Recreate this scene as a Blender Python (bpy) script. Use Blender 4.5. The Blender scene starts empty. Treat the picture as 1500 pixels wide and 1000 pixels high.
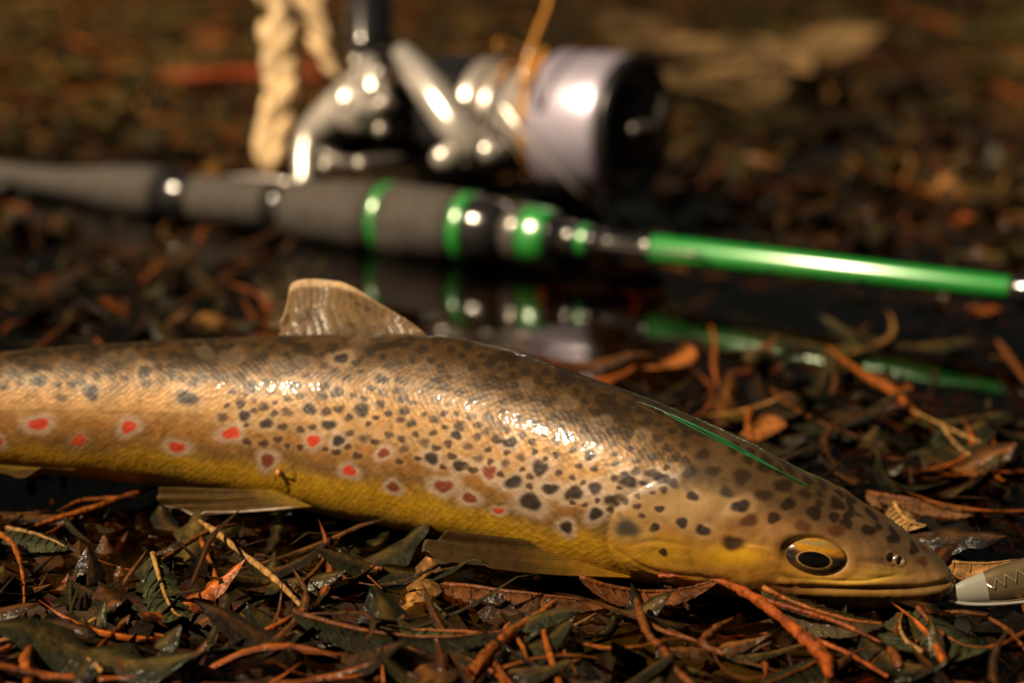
import bpy, math, random
import numpy as np
from mathutils import Vector, Matrix
random.seed(7)
RNG = np.random.default_rng(11)
sc = bpy.context.scene
COL = sc.collection

# ------------------------------------------------------------------ camera
F = 3151.0                      # focal length in photo pixels (1500 px wide)
PITCH = math.radians(15.5)
CAMH = 0.167
CAM = np.array([0.0, 0.0, CAMH])
FW = np.array([0, math.cos(PITCH), -math.sin(PITCH)])
UP = np.array([0, math.sin(PITCH), math.cos(PITCH)])
RT = np.array([1.0, 0, 0])
cd = bpy.data.cameras.new('camera'); cam = bpy.data.objects.new('camera', cd); COL.objects.link(cam)
cam.location = CAM; cam.rotation_euler = (math.pi/2 - PITCH, 0, 0)
cd.lens = F/1500*36; cd.sensor_width = 36; cd.clip_start = 0.01; cd.clip_end = 300
cd.dof.use_dof = True; cd.dof.focus_distance = 0.440; cd.dof.aperture_fstop = 9.5
cd.dof.aperture_blades = 0
sc.camera = cam

# ------------------------------------------------------------------ light
SUN_EL, SUN_AZ = math.radians(44), math.radians(-60)     # azimuth: from behind-left of the camera
sd = Vector((math.sin(SUN_AZ)*math.cos(SUN_EL), -math.cos(SUN_AZ)*math.cos(SUN_EL), math.sin(SUN_EL)))
sl = bpy.data.lights.new('sun', 'SUN'); so = bpy.data.objects.new('sun', sl); COL.objects.link(so)
so.rotation_euler = sd.to_track_quat('Z', 'Y').to_euler()
sl.energy = 5.0; sl.angle = math.radians(0.6); sl.color = (1.0, 0.79, 0.53)
w = bpy.data.worlds.new('World'); sc.world = w; w.use_nodes = True
nt = w.node_tree; bg = nt.nodes['Background']
sky = nt.nodes.new('ShaderNodeTexSky'); sky.sky_type = 'NISHITA'; sky.sun_disc = False
sky.sun_elevation = SUN_EL; sky.sun_rotation = math.pi - SUN_AZ
sky.air_density = 1.0; sky.dust_density = 3.0
wmx = nt.nodes.new('ShaderNodeVectorMath'); wmx.operation = 'MULTIPLY'; wmx.inputs[1].default_value = (.22, .15, .085)   # warm tint that also dims the sky to deepen shadows
nt.links.new(sky.outputs[0], wmx.inputs[0]); nt.links.new(wmx.outputs[0], bg.inputs[0]); bg.inputs[1].default_value = 0.05
sc.view_settings.view_transform = 'Standard'; sc.view_settings.look = 'None'
sc.view_settings.exposure = 0.55; sc.view_settings.gamma = 1.0
sc.render.engine = 'CYCLES'
sc.cycles.use_denoising = True
sc.cycles.max_bounces = 6; sc.cycles.transparent_max_bounces = 16
sc.cycles.sample_clamp_indirect = 4.0
sc.cycles.caustics_reflective = False; sc.cycles.caustics_refractive = False

# ------------------------------------------------------------------ helpers
def U(px, py, d):
    px = np.asarray(px, float); py = np.asarray(py, float); d = np.asarray(d, float)
    u = (px-750)/F; v = (500-py)/F
    return CAM + d[..., None]*(FW + u[..., None]*RT + v[..., None]*UP)
def G(px, py, z=0.0):
    u = (px-750)/F; v = (500-py)/F
    d = (CAMH-z)/(math.sin(PITCH) - v*math.cos(PITCH))
    return CAM + d*(FW + u*RT + v*UP)
def project(P):
    q = P-CAM; d = q@FW
    return 750+F*(q@RT)/d, 500-F*(q@UP)/d
def nrm(v):
    v = np.asarray(v, float); return v/np.linalg.norm(v)
def _h(ix, iy, iz, seed):
    n = (ix*374761393 + iy*668265263 + iz*2147483647 + seed*974634777) & 0xffffffff
    n = ((n ^ (n >> 13))*1274126177) & 0xffffffff
    return ((n ^ (n >> 16)) & 0xffff)/65535.0
def noise(P, freq, seed=0):
    p = np.asarray(P)*freq; i = np.floor(p).astype(np.int64); f = p-i; f = f*f*(3-2*f)
    r = 0
    for dx in (0, 1):
        for dy in (0, 1):
            for dz in (0, 1):
                wgt = (f[..., 0] if dx else 1-f[..., 0])*(f[..., 1] if dy else 1-f[..., 1])*(f[..., 2] if dz else 1-f[..., 2])
                r = r + wgt*_h(i[..., 0]+dx, i[..., 1]+dy, i[..., 2]+dz, seed)
    return r
def fbm(P, freq, seed=0, o=3):
    r = 0; a = 1; s = 0
    for k in range(o):
        r = r + a*noise(P, freq*2**k, seed+k); s += a; a *= .5
    return r/s
def ss(a, b, x):
    t = np.clip((x-a)/(b-a), 0, 1); return t*t*(3-2*t)

def link(o, parent=None):
    COL.objects.link(o)
    if parent is not None: o.parent = parent
    return o
def tag(o, label=None, cat=None, group=None, kind=None):
    if label: o['label'] = label
    if cat: o['category'] = cat
    if group: o['group'] = group
    if kind: o['kind'] = kind
    return o
def empty(name, loc, label, cat, group=None):
    o = bpy.data.objects.new(name, None); o.location = Vector(loc); o.empty_display_size = .01
    COL.objects.link(o); return tag(o, label, cat, group)
def mesh(name, V, Fc, mat, parent=None, col=None, uv=None, smooth=True, origin=None):
    V = np.asarray(V, np.float32).copy()
    org = np.zeros(3)
    if parent is not None: org = np.array(parent.location) if parent.parent is None else np.array(parent.location)+np.array(parent.parent.location)
    elif origin is not None: org = np.asarray(origin, float)
    V = V - org.astype(np.float32)
    me = bpy.data.meshes.new(name)
    if isinstance(Fc, np.ndarray):
        n = Fc.shape[1]
        me.vertices.add(len(V)); me.vertices.foreach_set('co', V.ravel())
        me.loops.add(Fc.size); me.loops.foreach_set('vertex_index', Fc.ravel().astype(np.int32))
        me.polygons.add(len(Fc)); me.polygons.foreach_set('loop_start', np.arange(0, Fc.size, n, dtype=np.int32))
        me.update(calc_edges=True)
    else:
        me.from_pydata([tuple(v) for v in V], [], Fc); me.update()
    if col is not None:
        a = me.color_attributes.new('Col', 'FLOAT_COLOR', 'POINT')
        c = np.ones((len(V), 4), np.float32); c[:, :3] = col; a.data.foreach_set('color', c.ravel())
    if uv is not None:
        l = me.uv_layers.new(name='UVMap'); vi = np.empty(len(me.loops), np.int32); me.loops.foreach_get('vertex_index', vi)
        l.data.foreach_set('uv', np.asarray(uv, np.float32)[vi].ravel())
    me.polygons.foreach_set('use_smooth', np.full(len(me.polygons), smooth))
    me.materials.append(mat)
    o = bpy.data.objects.new(name, me)
    link(o, parent)
    if parent is None: o.location = Vector(org)
    return o
def gridf(n, m, wrap=False):
    i = np.arange(n-1)[:, None]; j = np.arange(m if wrap else m-1)[None, :]; j2 = (j+1) % m
    return np.stack([i*m+j+0*i, i*m+j2+0*i, (i+1)*m+j2, (i+1)*m+j], -1).reshape(-1, 4)

def catmull(P, n):
    P = np.asarray(P, float)
    if len(P) < 3: 
        t = np.linspace(0, 1, n)[:, None]; return P[0]*(1-t)+P[-1]*t
    Q = np.vstack([2*P[0]-P[1], P, 2*P[-1]-P[-2]]); t = np.linspace(0, len(P)-1-1e-9, n); k = t.astype(int); f = (t-k)[:, None]
    a, b, c, d = Q[k], Q[k+1], Q[k+2], Q[k+3]
    return .5*((2*b)+(-a+c)*f+(2*a-5*b+4*c-d)*f**2+(-a+3*b-3*c+d)*f**3)
def tube_data(P, R, n=6, seg=None, rough=0.0):
    """closed tapered tube along points P with radii R"""
    if seg: 
        R = np.interp(np.linspace(0, 1, seg), np.linspace(0, 1, len(R)), R); P = catmull(P, seg)
    P = np.asarray(P, float); R = np.broadcast_to(np.asarray(R, float), (len(P),)).copy()
    if rough: R = R*(1+rough*(RNG.random(len(R))-.5))
    T = np.gradient(P, axis=0); T /= np.linalg.norm(T, axis=1)[:, None]+1e-12
    ref = np.array([0.13, .2, .97]) if abs(T[0, 2]) < .9 else np.array([1., .1, 0])
    A = np.cross(T, ref); A /= np.linalg.norm(A, axis=1)[:, None]; B = np.cross(A, T)
    a = np.linspace(0, 2*math.pi, n, endpoint=False)
    V = P[:, None, :] + R[:, None, None]*(np.cos(a)[None, :, None]*A[:, None, :]+np.sin(a)[None, :, None]*B[:, None, :])
    V = V.reshape(-1, 3); Fq = gridf(len(P), n, True)
    V = np.vstack([V, P[0]-T[0]*R[0]*.4, P[-1]+T[-1]*R[-1]*.4])
    c0, c1 = len(V)-2, len(V)-1; j = np.arange(n)
    capA = np.stack([j, np.full(n, c0), np.full(n, c0), (j+1) % n], -1)
    b0 = (len(P)-1)*n
    tri = [(int((k+1) % n), int(k), c0) for k in range(n)]+[(b0+k, b0+(k+1) % n, c1) for k in range(n)]
    return V, Fq.tolist()+tri
def tube(name, P, R, mat, parent=None, n=8, seg=None, rough=0.0, origin=None, col=None):
    V, Fc = tube_data(P, R, n, seg, rough)
    cc = None if col is None else np.tile(np.asarray(col, np.float32), (len(V), 1))
    return mesh(name, V, Fc, mat, parent, origin=origin, col=cc)
def ball_data(c, r, nu=12, nv=8):
    c = np.asarray(c, float); r = np.broadcast_to(np.asarray(r, float), (3,))
    th = np.linspace(0, math.pi, nv+1)[1:-1]; ph = np.linspace(0, 2*math.pi, nu, endpoint=False)
    V = np.stack([np.sin(th)[:, None]*np.cos(ph), np.sin(th)[:, None]*np.sin(ph), np.cos(th)[:, None]+0*ph], -1).reshape(-1, 3)
    V = np.vstack([V, [0, 0, 1], [0, 0, -1]])*r+c
    Fc = gridf(nv-1, nu, True).tolist(); t, b = len(V)-2, len(V)-1
    Fc += [(t, (k+1) % nu, k)[::-1] for k in range(nu)]+[((nv-2)*nu+k, (nv-2)*nu+(k+1) % nu, b)[::-1] for k in range(nu)]
    return V, [tuple(x) for x in Fc]
def lathe_data(O, A, X, prof, n=40):
    """prof: list of (t, r) along axis A from origin O; closed at both ends"""
    A = nrm(A); X = nrm(X-A*np.dot(A, X)); Y = np.cross(A, X); a = np.linspace(0, 2*math.pi, n, endpoint=False)
    prof = np.asarray(prof, float); ring = np.cos(a)[:, None]*X+np.sin(a)[:, None]*Y
    V = (O+prof[:, 0][:, None]*A)[:, None, :]+prof[:, 1][:, None, None]*ring[None]
    V = V.reshape(-1, 3); V = np.vstack([V, O+prof[0, 0]*A, O+prof[-1, 0]*A]); b0 = (len(prof)-1)*n
    Fc = gridf(len(prof), n, True).tolist()
    Fc += [((k+1) % n, k, len(V)-2) for k in range(n)]+[(b0+k, b0+(k+1) % n, len(V)-1) for k in range(n)]
    return V, Fc

# ------------------------------------------------------------------ materials
def mat_new(name):
    m = bpy.data.materials.new(name); m.use_nodes = True; return m, m.node_tree, m.node_tree.nodes['Principled BSDF']
def simple(name, col, rough=.5, metal=0., coat=0., bump=0., bscale=400., var=0.0, ior=1.5, coatr=.06):
    m, t, b = mat_new(name)
    b.inputs['Base Color'].default_value = (*col, 1); b.inputs['Roughness'].default_value = rough
    b.inputs['Metallic'].default_value = metal; b.inputs['Coat Weight'].default_value = coat; b.inputs['Coat Roughness'].default_value = coatr
    b.inputs['IOR'].default_value = ior
    if bump or var:
        tc = t.nodes.new('ShaderNodeTexCoord'); n = t.nodes.new('ShaderNodeTexNoise'); n.inputs['Scale'].default_value = bscale; n.inputs['Detail'].default_value = 5
        t.links.new(tc.outputs['Object'], n.inputs['Vector'])
        if bump:
            bp = t.nodes.new('ShaderNodeBump'); bp.inputs['Strength'].default_value = 1; bp.inputs['Distance'].default_value = bump
            t.links.new(n.outputs[0], bp.inputs['Height']); t.links.new(bp.outputs[0], b.inputs['Normal'])
        if var:
            r = t.nodes.new('ShaderNodeValToRGB'); r.color_ramp.elements[0].position = .3; r.color_ramp.elements[1].position = .7
            r.color_ramp.elements[0].color = (*[c*(1-var) for c in col], 1); r.color_ramp.elements[1].color = (*[min(1, c*(1+var)) for c in col], 1)
            t.links.new(n.outputs[0], r.inputs[0]); t.links.new(r.outputs[0], b.inputs['Base Color'])
    return m
def attr_mat(name, rough=.5, coat=.0, bump=.0002, bscale=900., var=.5, vscale=500., coatr=.1, metal=0., transl=0.):
    m, t, b = mat_new(name)
    at = t.nodes.new('ShaderNodeAttribute'); at.attribute_name = 'Col'
    tc = t.nodes.new('ShaderNodeNewGeometry')
    n = t.nodes.new('ShaderNodeTexNoise'); n.inputs['Scale'].default_value = vscale; n.inputs['Detail'].default_value = 6; n.inputs['Roughness'].default_value = .65
    t.links.new(tc.outputs['Position'], n.inputs['Vector'])
    mr = t.nodes.new('ShaderNodeMapRange'); mr.inputs[1].default_value = .3; mr.inputs[2].default_value = .7; mr.inputs[3].default_value = 1-var; mr.inputs[4].default_value = 1+var
    t.links.new(n.outputs[0], mr.inputs[0])
    mx = t.nodes.new('ShaderNodeVectorMath'); mx.operation = 'SCALE'
    t.links.new(at.outputs['Color'], mx.inputs[0]); t.links.new(mr.outputs[0], mx.inputs['Scale'])
    t.links.new(mx.outputs[0], b.inputs['Base Color'])
    n2 = t.nodes.new('ShaderNodeTexNoise'); n2.inputs['Scale'].default_value = bscale; n2.inputs['Detail'].default_value = 4
    t.links.new(tc.outputs['Position'], n2.inputs['Vector'])
    bp = t.nodes.new('ShaderNodeBump'); bp.inputs['Distance'].default_value = bump; t.links.new(n2.outputs[0], bp.inputs['Height']); t.links.new(bp.outputs[0], b.inputs['Normal']); t.links.new(bp.outputs[0], b.inputs['Coat Normal'])
    b.inputs['Roughness'].default_value = rough; b.inputs['Coat Weight'].default_value = coat; b.inputs['Coat Roughness'].default_value = coatr; b.inputs['Metallic'].default_value = metal; b.inputs['Specular IOR Level'].default_value = .14
    if transl:
        out = t.nodes['Material Output']; tr = t.nodes.new('ShaderNodeBsdfTranslucent'); ms = t.nodes.new('ShaderNodeMixShader'); ms.inputs[0].default_value = transl
        t.links.new(mx.outputs[0], tr.inputs[0]); t.links.new(b.outputs[0], ms.inputs[1]); t.links.new(tr.outputs[0], ms.inputs[2]); t.links.new(ms.outputs[0], out.inputs[0])
    return m

M_leaf = attr_mat('wet_leaf', rough=.65, coat=.22, coatr=.14, bump=.0006, bscale=600, var=.88, vscale=230)
M_twig = attr_mat('wet_twig', rough=.5, coat=.15, coatr=.2, bump=.0007, bscale=700, var=.8, vscale=420)

# ------------------------------------------------------------------ ground and water
def axis_samples(lo, hi, step, far, nfar):
    core = np.arange(lo, hi, step); g = np.geomspace(step, far, nfar)
    return np.concatenate([lo-g[::-1], core, core[-1]+g])
gx = axis_samples(-.6, .6, .006, 60, 30); gy = axis_samples(.2, 1.9, .006, 60, 30)
GX, GY = np.meshgrid(gx, gy, indexing='ij'); P = np.stack([GX, GY, 0*GX], -1)
Z = -.013 + .016*(fbm(P, 22, 3)-.5) + .008*(fbm(P, 90, 5)-.5)
dist = np.hypot(GX, GY-.8); Z = Z + ss(2.2, 5, dist)*.35 + ss(5, 40, dist)*.8*fbm(P, .2, 8)
P[..., 2] = Z
M_soil = simple('wet_soil', (.022, .013, .006), rough=.6, coat=.15, bump=.002, bscale=120, var=.7, coatr=.3)
g = mesh('ground', P.reshape(-1, 3), gridf(len(gx), len(gy)), M_soil); tag(g, kind='structure')

# a thin sheet of still, clear brown water standing between the leaves
m, t, b = mat_new('shallow_water')
t.nodes.remove(b); out = t.nodes['Material Output']
tr = t.nodes.new('ShaderNodeBsdfTransparent'); tr.inputs[0].default_value = (.50, .36, .20, 1)
gl = t.nodes.new('ShaderNodeBsdfGlossy'); gl.inputs['Roughness'].default_value = .015
fr = t.nodes.new('ShaderNodeFresnel'); fr.inputs[0].default_value = 1.34
nz = t.nodes.new('ShaderNodeTexNoise'); nz.inputs['Scale'].default_value = 28; nz.inputs['Detail'].default_value = 1.5
ge = t.nodes.new('ShaderNodeNewGeometry'); t.links.new(ge.outputs['Position'], nz.inputs['Vector'])
bp = t.nodes.new('ShaderNodeBump'); bp.inputs['Distance'].default_value = .0006; t.links.new(nz.outputs[0], bp.inputs['Height'])
for n_ in (gl, fr): t.links.new(bp.outputs[0], n_.inputs['Normal'])
ms = t.nodes.new('ShaderNodeMixShader'); t.links.new(fr.outputs[0], ms.inputs[0]); t.links.new(tr.outputs[0], ms.inputs[1]); t.links.new(gl.outputs[0], ms.inputs[2]); t.links.new(ms.outputs[0], out.inputs[0])
wv = [(-6, -5, 0), (6, -5, 0), (6, 7, 0), (-6, 7, 0)]
wo = mesh('shallow_water', wv, [(0, 1, 2, 3)], m, smooth=False); tag(wo, kind='structure')

# ------------------------------------------------------------------ the trout
ST = np.array([  # photo x, top y, bottom y, half width (mm), depth (m), roll (deg)
(-400,560,640,4.0,.489,-14),(-300,550,650,5.2,.490,-14),(-150,531,670,8.2,.4915,-14),(0,516,688,11,.4925,-14),(100,506,697,12.9,.4926,-14),
 (200,500,707,14.4,.492,-14),(300,495,721,15.6,.4905,-14),(410,491,739,16.6,.4870,-14),(500,488,757,17.2,.4825,-13),(600,488,776,17.6,.475,-11),
 (650,493,786,17.7,.4708,-10),(700,505,797,17.7,.4665,-9),(800,537,822,17.5,.4575,-6),(900,571,846,17.1,.450,-1),(1000,609,862,16.5,.444,5),
 (1100,653,872,15.4,.440,10),(1200,704,880,13.6,.438,14),(1280,749,885,11.2,.436,14),(1340,789,884,8.6,.435,12),(1375,815,877,6.0,.434,10),
 (1390,829,867,3.9,.434,8),(1396,838,858,2.2,.434,8),(1399,848,849,0.4,.434,8)], float)
def cubic(xq, x, y):
    m_ = np.gradient(y, x); k = np.clip(np.searchsorted(x, xq)-1, 0, len(x)-2); h = x[k+1]-x[k]; t_ = (xq-x[k])/h
    return (2*t_**3-3*t_**2+1)*y[k]+(t_**3-2*t_**2+t_)*h*m_[k]+(-2*t_**3+3*t_**2)*y[k+1]+(t_**3-t_**2)*h*m_[k+1]
NS = 1050
sx = np.concatenate([np.linspace(-400, 1360, NS-130), 1399-(39)*(1-np.linspace(0, 1, 131)[1:])**1.6])
sx[-1] = 1399; NS = len(sx)
top, bot, hw, dep, roll = [cubic(sx, ST[:, 0], ST[:, k]) for k in range(1, 6)]
top[sx > 1375] = np.interp(sx[sx > 1375], ST[:, 0], ST[:, 1]); bot[sx > 1375] = np.interp(sx[sx > 1375], ST[:, 0], ST[:, 2]); hw[sx > 1375] = np.interp(sx[sx > 1375], ST[:, 0], ST[:, 3])
# round nose
q = np.clip((1399-sx)/42, 0, 1); 
mid = (top+bot)/2; C = U(sx, mid, dep)
b_ = hw/1000; Hp = (bot-top)/2*dep/F
el = PITCH + (mid-500)/F; rl = np.radians(roll)
eff = el+rl
a_ = np.sqrt(np.maximum(Hp**2-(b_*np.sin(eff))**2, (Hp*.5)**2))/np.cos(eff)
T = np.gradient(C, axis=0); T[:, 2] = 0; T /= np.linalg.norm(T, axis=1)[:, None]
k9 = np.ones(61)/61; T = np.stack([np.convolve(np.pad(T[:, i], 30, mode='edge'), k9, 'valid') for i in range(3)], 1); T /= np.linalg.norm(T, axis=1)[:, None]
N0 = np.stack([T[:, 1], -T[:, 0], 0*T[:, 0]], 1); U0 = np.tile([0, 0, 1.], (NS, 1))
Nn = N0*np.cos(rl)[:, None] - U0*np.sin(rl)[:, None]; Un = U0*np.cos(rl)[:, None] + N0*np.sin(rl)[:, None]
NA, NB = 216, 56
ph = np.concatenate([np.linspace(-math.pi/2, math.pi/2, NA, endpoint=False), np.linspace(math.pi/2, 1.5*math.pi, NB, endpoint=False)]); NP = NA+NB
cs, sn = np.cos(ph), np.sin(ph)
hd = ss(950, 1150, sx)                                   # head: fuller cheeks, flatter crown
e1 = 1-.10*hd; e2 = 1-.06*hd
cw = np.sign(cs)*np.abs(cs)**e1[:, None]; cu = np.sign(sn)*np.abs(sn)**e2[:, None]
# widest point a bit above the middle on the body, a little below it on the head
shift = (.06-.16*hd)[:, None]
V = C[:, None, :] + (a_[:, None]*(cu+shift*(1-sn**2)))[..., None]*Un[:, None, :] + (b_[:, None]*cw)[..., None]*Nn[:, None, :]
part_ = np.arange(NP); mir = part_.copy()                # near-side partner of each far-side column
for j in range(NA, NP):
    mir[j] = int(np.argmin(np.abs(ph[:NA]-(math.pi-ph[j]))))
PX, PY = project(V); PXm, PYm = PX[:, mir], PY[:, mir]
X_, Y_ = PXm, PYm
t_ = (Y_-top[:, None])/(bot-top)[:, None]                # 0 back .. 1 belly
farside = (part_ >= NA)[None, :]&np.ones((NS, 1), bool)
def pdist(poly):
    """distance to and position along a polyline in flank coordinates"""
    best = np.full(X_.shape, 1e9); along = np.zeros(X_.shape); side = np.zeros(X_.shape); L = 0
    poly = catmull(np.array(poly, float), len(poly)*5); lens = np.hypot(*np.diff(poly, axis=0).T); tot = lens.sum()
    for (x0, y0), (x1, y1), l in zip(poly[:-1], poly[1:], lens):
        ux, uy = (x1-x0)/l, (y1-y0)/l; s = np.clip((X_-x0)*ux+(Y_-y0)*uy, 0, l)
        d = np.hypot(X_-x0-s*ux, Y_-y0-s*uy); k = d < best
        best[k] = d[k]; along[k] = (L+s[k])/tot; side[k] = ((X_-x0)*uy-(Y_-y0)*ux)[k]; L += l
    return best, along, side
# ---- relief (mm): gill cover edge, cheek bones, jaw, eye socket, nostril
D = np.zeros(X_.shape)
gill = [(985, 698), (945, 712), (908, 738), (892, 775), (897, 812), (925, 842), (985, 856)]
gd, ga, gs = pdist(gill); gs = -gs
gd2, _, gs2 = pdist([(1075, 560), (1040, 640), (1005, 680)]+gill[:]); gs2 = -gs2
inhead = ss(-6, 10, np.where(gs2 < 0, gd2, -gd2))*ss(860, 880, X_); inhead = np.where(X_ > 1090, 1, inhead)
D += .14*np.where(gs < 0, np.exp(-(gd/28)**2), 0)*ss(0, .12, ga) - .30*np.exp(-(gd/9)**2)*ss(0, .15, ga)
pre = [(1062, 745), (1028, 775), (1010, 810), (1030, 845), (1080, 858)]
pd_, pa, ps = pdist(pre); ps = -ps; D += -.16*np.exp(-(pd_/9)**2) + .08*np.where(ps < 0, np.exp(-(pd_/22)**2), 0)
mouth = [(1085, 851), (1130, 857), (1200, 860), (1290, 862), (1345, 860), (1385, 853), (1402, 848)]
md, ma, m_s = pdist(mouth); D += -.6*np.exp(-(md/3.6)**2)*ss(.05, .5, ma) + .25*np.exp(-((md-9)/6)**2)*ss(.1, .3, ma)
mx_top = [(1150, 845), (1210, 849), (1270, 850), (1330, 838)]
xd, xa, xs = pdist(mx_top); D += -.3*np.exp(-(xd/3)**2)*np.sin(np.pi*xa)
for gp, gw in (([(905, 806), (960, 836), (1070, 850)], .22), ([(920, 826), (975, 848), (1080, 858)], .2), ([(1000, 712), (1075, 733), (1135, 785)], .10), ([(1140, 840), (1158, 850), (1166, 860)], .25), ([(1010, 800), (960, 792), (915, 800)], .10), ([(1250, 842), (1300, 846), (1350, 838)], .12)):
    g_d, g_a, _ = pdist(gp); D += -gw*np.exp(-(g_d/3.5)**2)*np.sin(np.pi*np.clip(g_a, .02, .98))**.5 + gw*.5*np.exp(-((g_d-8)/5)**2)*np.sin(np.pi*np.clip(g_a, .02, .98))
EX, EY = 1193, 813
ca, sa = math.cos(math.radians(9)), math.sin(math.radians(9))
eu = ((X_-EX)*ca+(Y_-EY)*sa)/53; ev = (-(X_-EX)*sa+(Y_-EY)*ca)/30; er = np.hypot(eu, ev)
D += .22*np.exp(-((er-1.12)/.16)**2) - .7*(1-ss(.75, 1.02, er)) + .25*np.exp(-((er-1.7)/.4)**2)*(ev > 0)
brow = [(1135, 785), (1190, 772), (1250, 785), (1290, 812)]
bd, ba, _ = pdist(brow); D += .35*np.exp(-(bd/11)**2)
for nx_, ny_, rr in ((1306, 817, 5.0), (1318, 821, 4.0)):
    dn = np.hypot(X_-nx_, Y_-ny_)/rr; D += -.7*np.exp(-dn**2)+.3*np.exp(-((dn-1.7)/.5)**2)
D += .5*(fbm(V, 90, 21)-.5)*(1-.5*inhead) + .25*(fbm(V, 400, 22)-.5)*inhead
D *= ss(1399, 1385, X_)*1.0
nv = np.cross(np.gradient(V, axis=1), np.gradient(V, axis=0)); nv /= np.linalg.norm(nv, axis=2)[..., None]+1e-12
outw = V-C[:, None, :]; sg = np.sign((nv*outw).sum(-1)); nv *= np.where(sg == 0, 1, sg)[..., None]
V = V + nv*(D/1000)[..., None]
# ---- colours: real pigment of the skin
def mixc(c, col, k): return c*(1-k[..., None])+np.array(col)*k[..., None]
n1 = fbm(V, 260, 1, 4); n2 = fbm(V, 700, 2, 3); n3 = fbm(V, 120, 4, 3)
c = np.zeros((*X_.shape, 3)); c[:] = (.065, .036, .014)
c = mixc(c, (.20, .115, .05), ss(.08, .32, t_+.06*(n3-.5)))
c = mixc(c, (.36, .215, .105), ss(.26, .42, t_)*ss(.62, .5, t_))
c = mixc(c, (.22, .105, .032), ss(.46, .62, t_+.08*(n3-.5)))
c = mixc(c, (.12, .080, .038), ss(.60, .72, t_+.1*(n3-.5))*ss(-100, 400, X_)*.6)
c = mixc(c, (.40, .235, .012), ss(.70, .84, t_+.12*(n3-.5)))
c = mixc(c, (.26, .15, .03), ss(.9, 1., t_))
tail = ss(420, 60, X_)
c = mixc(c, (.16, .085, .025), tail*ss(.52, .75, t_)*.8)
# fine vermiculation and dark mottling of the back
vm = ss(.50, .62, n1)*ss(.60, .2, t_); c = c*(1-.62*vm)[..., None]
c = c*(.62+.76*n2)[..., None]*(.8+.4*n1)[..., None]
c = c*np.array((1.02, .95, .70))*(.80+.26*ss(.12, .36, t_))[..., None]; c = mixc(c, (.44, .235, .010), ss(.74, .86, t_+.1*(n3-.5))*ss(1., .95, t_)*.6)
lat = np.exp(-((t_-.50)/.012)**2)*ss(1000, 300, X_); c = c*(1-.25*lat)[..., None]
# head
hc = np.zeros_like(c); hc[:] = (.085, .048, .017)
hc = mixc(hc, (.20, .098, .028), ss(.28, .5, t_)); hc = mixc(hc, (.29, .135, .018), ss(.5, .8, t_))
hc = mixc(hc, (.12, .07, .03), ss(1180, 1330, X_)*ss(.75, .3, t_)*.7)
hc = mixc(hc, (.15, .085, .024), ss(1240, 1360, X_)*ss(.35, .7, t_))
hc = hc*(.85+.15*ss(.15, .5, t_))[..., None]
hc = hc*(.70+.6*n2)[..., None]*(.75+.5*n1)[..., None]
c = mixc(c, (0, 0, 0), inhead)+hc*inhead[..., None]
def blob(x, y, rx, ry, soft=.5):
    d = np.hypot((X_-x)/rx, (Y_-y)/ry); d = d+.25*(n1-.5)*2; return ss(1+soft, 1-soft, d)
c = mixc(c, (.62, .33, .015), blob(1075, 812, 42, 17, .6)*.85)
c = mixc(c, (.55, .29, .02), blob(960, 815, 60, 30, .8)*.7); c = mixc(c, (.58, .30, .02), blob(905, 825, 45, 22, .8)*.7)
c = mixc(c, (.40, .27, .11), blob(1000, 740, 70, 22, .8)*.5)
c = mixc(c, (.35, .22, .03), blob(1290, 842, 34, 9, .8)*.7)
c = mixc(c, (.13, .045, .012), blob(1130, 862, 75, 10, .6)*.85); c = mixc(c, (.20, .10, .02), blob(1230, 873, 90, 9, .7)*.7)
c = mixc(c, (.06, .03, .012), blob(1290, 819, 26, 5, .7)*.8)
c = mixc(c, (.08, .07, .06), np.exp(-((gd-4)/6.5)**2)*ss(.55, .1, ga)*.85); c = mixc(c, (.34, .24, .13), np.exp(-((gd-15)/7)**2)*(gs > 0)*ss(.6, .2, ga)*.4)
c = mixc(c, (.05, .02, .008), np.exp(-(md/2.6)**2)*.8*ss(.1, .5, ma)); c = mixc(c, (.65, .42, .06), np.exp(-((xd)/2.)**2)*np.sin(np.pi*xa)*.8)
c = mixc(c, (.02, .01, .006), np.exp(-(pd_/3)**2)*.3)
# radiating fine rays on the gill cover
ang = np.arctan2(Y_-735, X_-1080); ray = .5+.5*np.sin(ang*150+6*n1); c = c*(1-.16*ray*inhead*blob(970, 800, 80, 50, .6))[..., None]
n_sp = fbm(V, 600, 31, 3)
def spot(x, y, r, core, halo=None, soft=.28, hal=1.0, ell=1.12, seed=0):
    global c
    r = r*1.12
    m0 = (np.abs(X_-x) < r*4) & (np.abs(Y_-y) < r*4)
    if not m0.any(): return
    i0, i1 = np.where(m0.any(1))[0][[0, -1]]; sl_ = slice(i0, i1+1)
    x2, y2 = X_[sl_], Y_[sl_]; a = (seed*1.7) % 6.28
    ww = 1+.13*np.sin(2*np.arctan2(y2-y, x2-x)+a)+.10*np.sin(3*np.arctan2(y2-y, x2-x)+2*a)
    d = np.hypot((x2-x)/(r*ell), (y2-y)/(r/ell*.98))/ww + .24*(n_sp[sl_]-.5)
    cc = c[sl_]
    if halo is not None:
        k = ss(2.45, 1.2, d)*hal*(.85 if y > 600 else .45); cc = cc*(1-k[..., None])+np.array(halo)*k[..., None]
    k = ss(1+soft, 1-soft, d)*(1 if core[0] < .0 else .96); cc = cc*(1-k[..., None])+np.array(core)*k[..., None]
    c[sl_] = cc
RED, DK, BR, SF = (.46, .035, .012), (.010, .006, .005), (.075, .022, .008), (.075, .048, .026)
HW, HY = (.42, .32, .24), (.40, .28, .16)
reds = [(57,621,13),(188,625,12),(-4,646,9),(259,655,11),(339,634,12),(459,645,11),(512,689,10),(730,748,7)]
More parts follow.
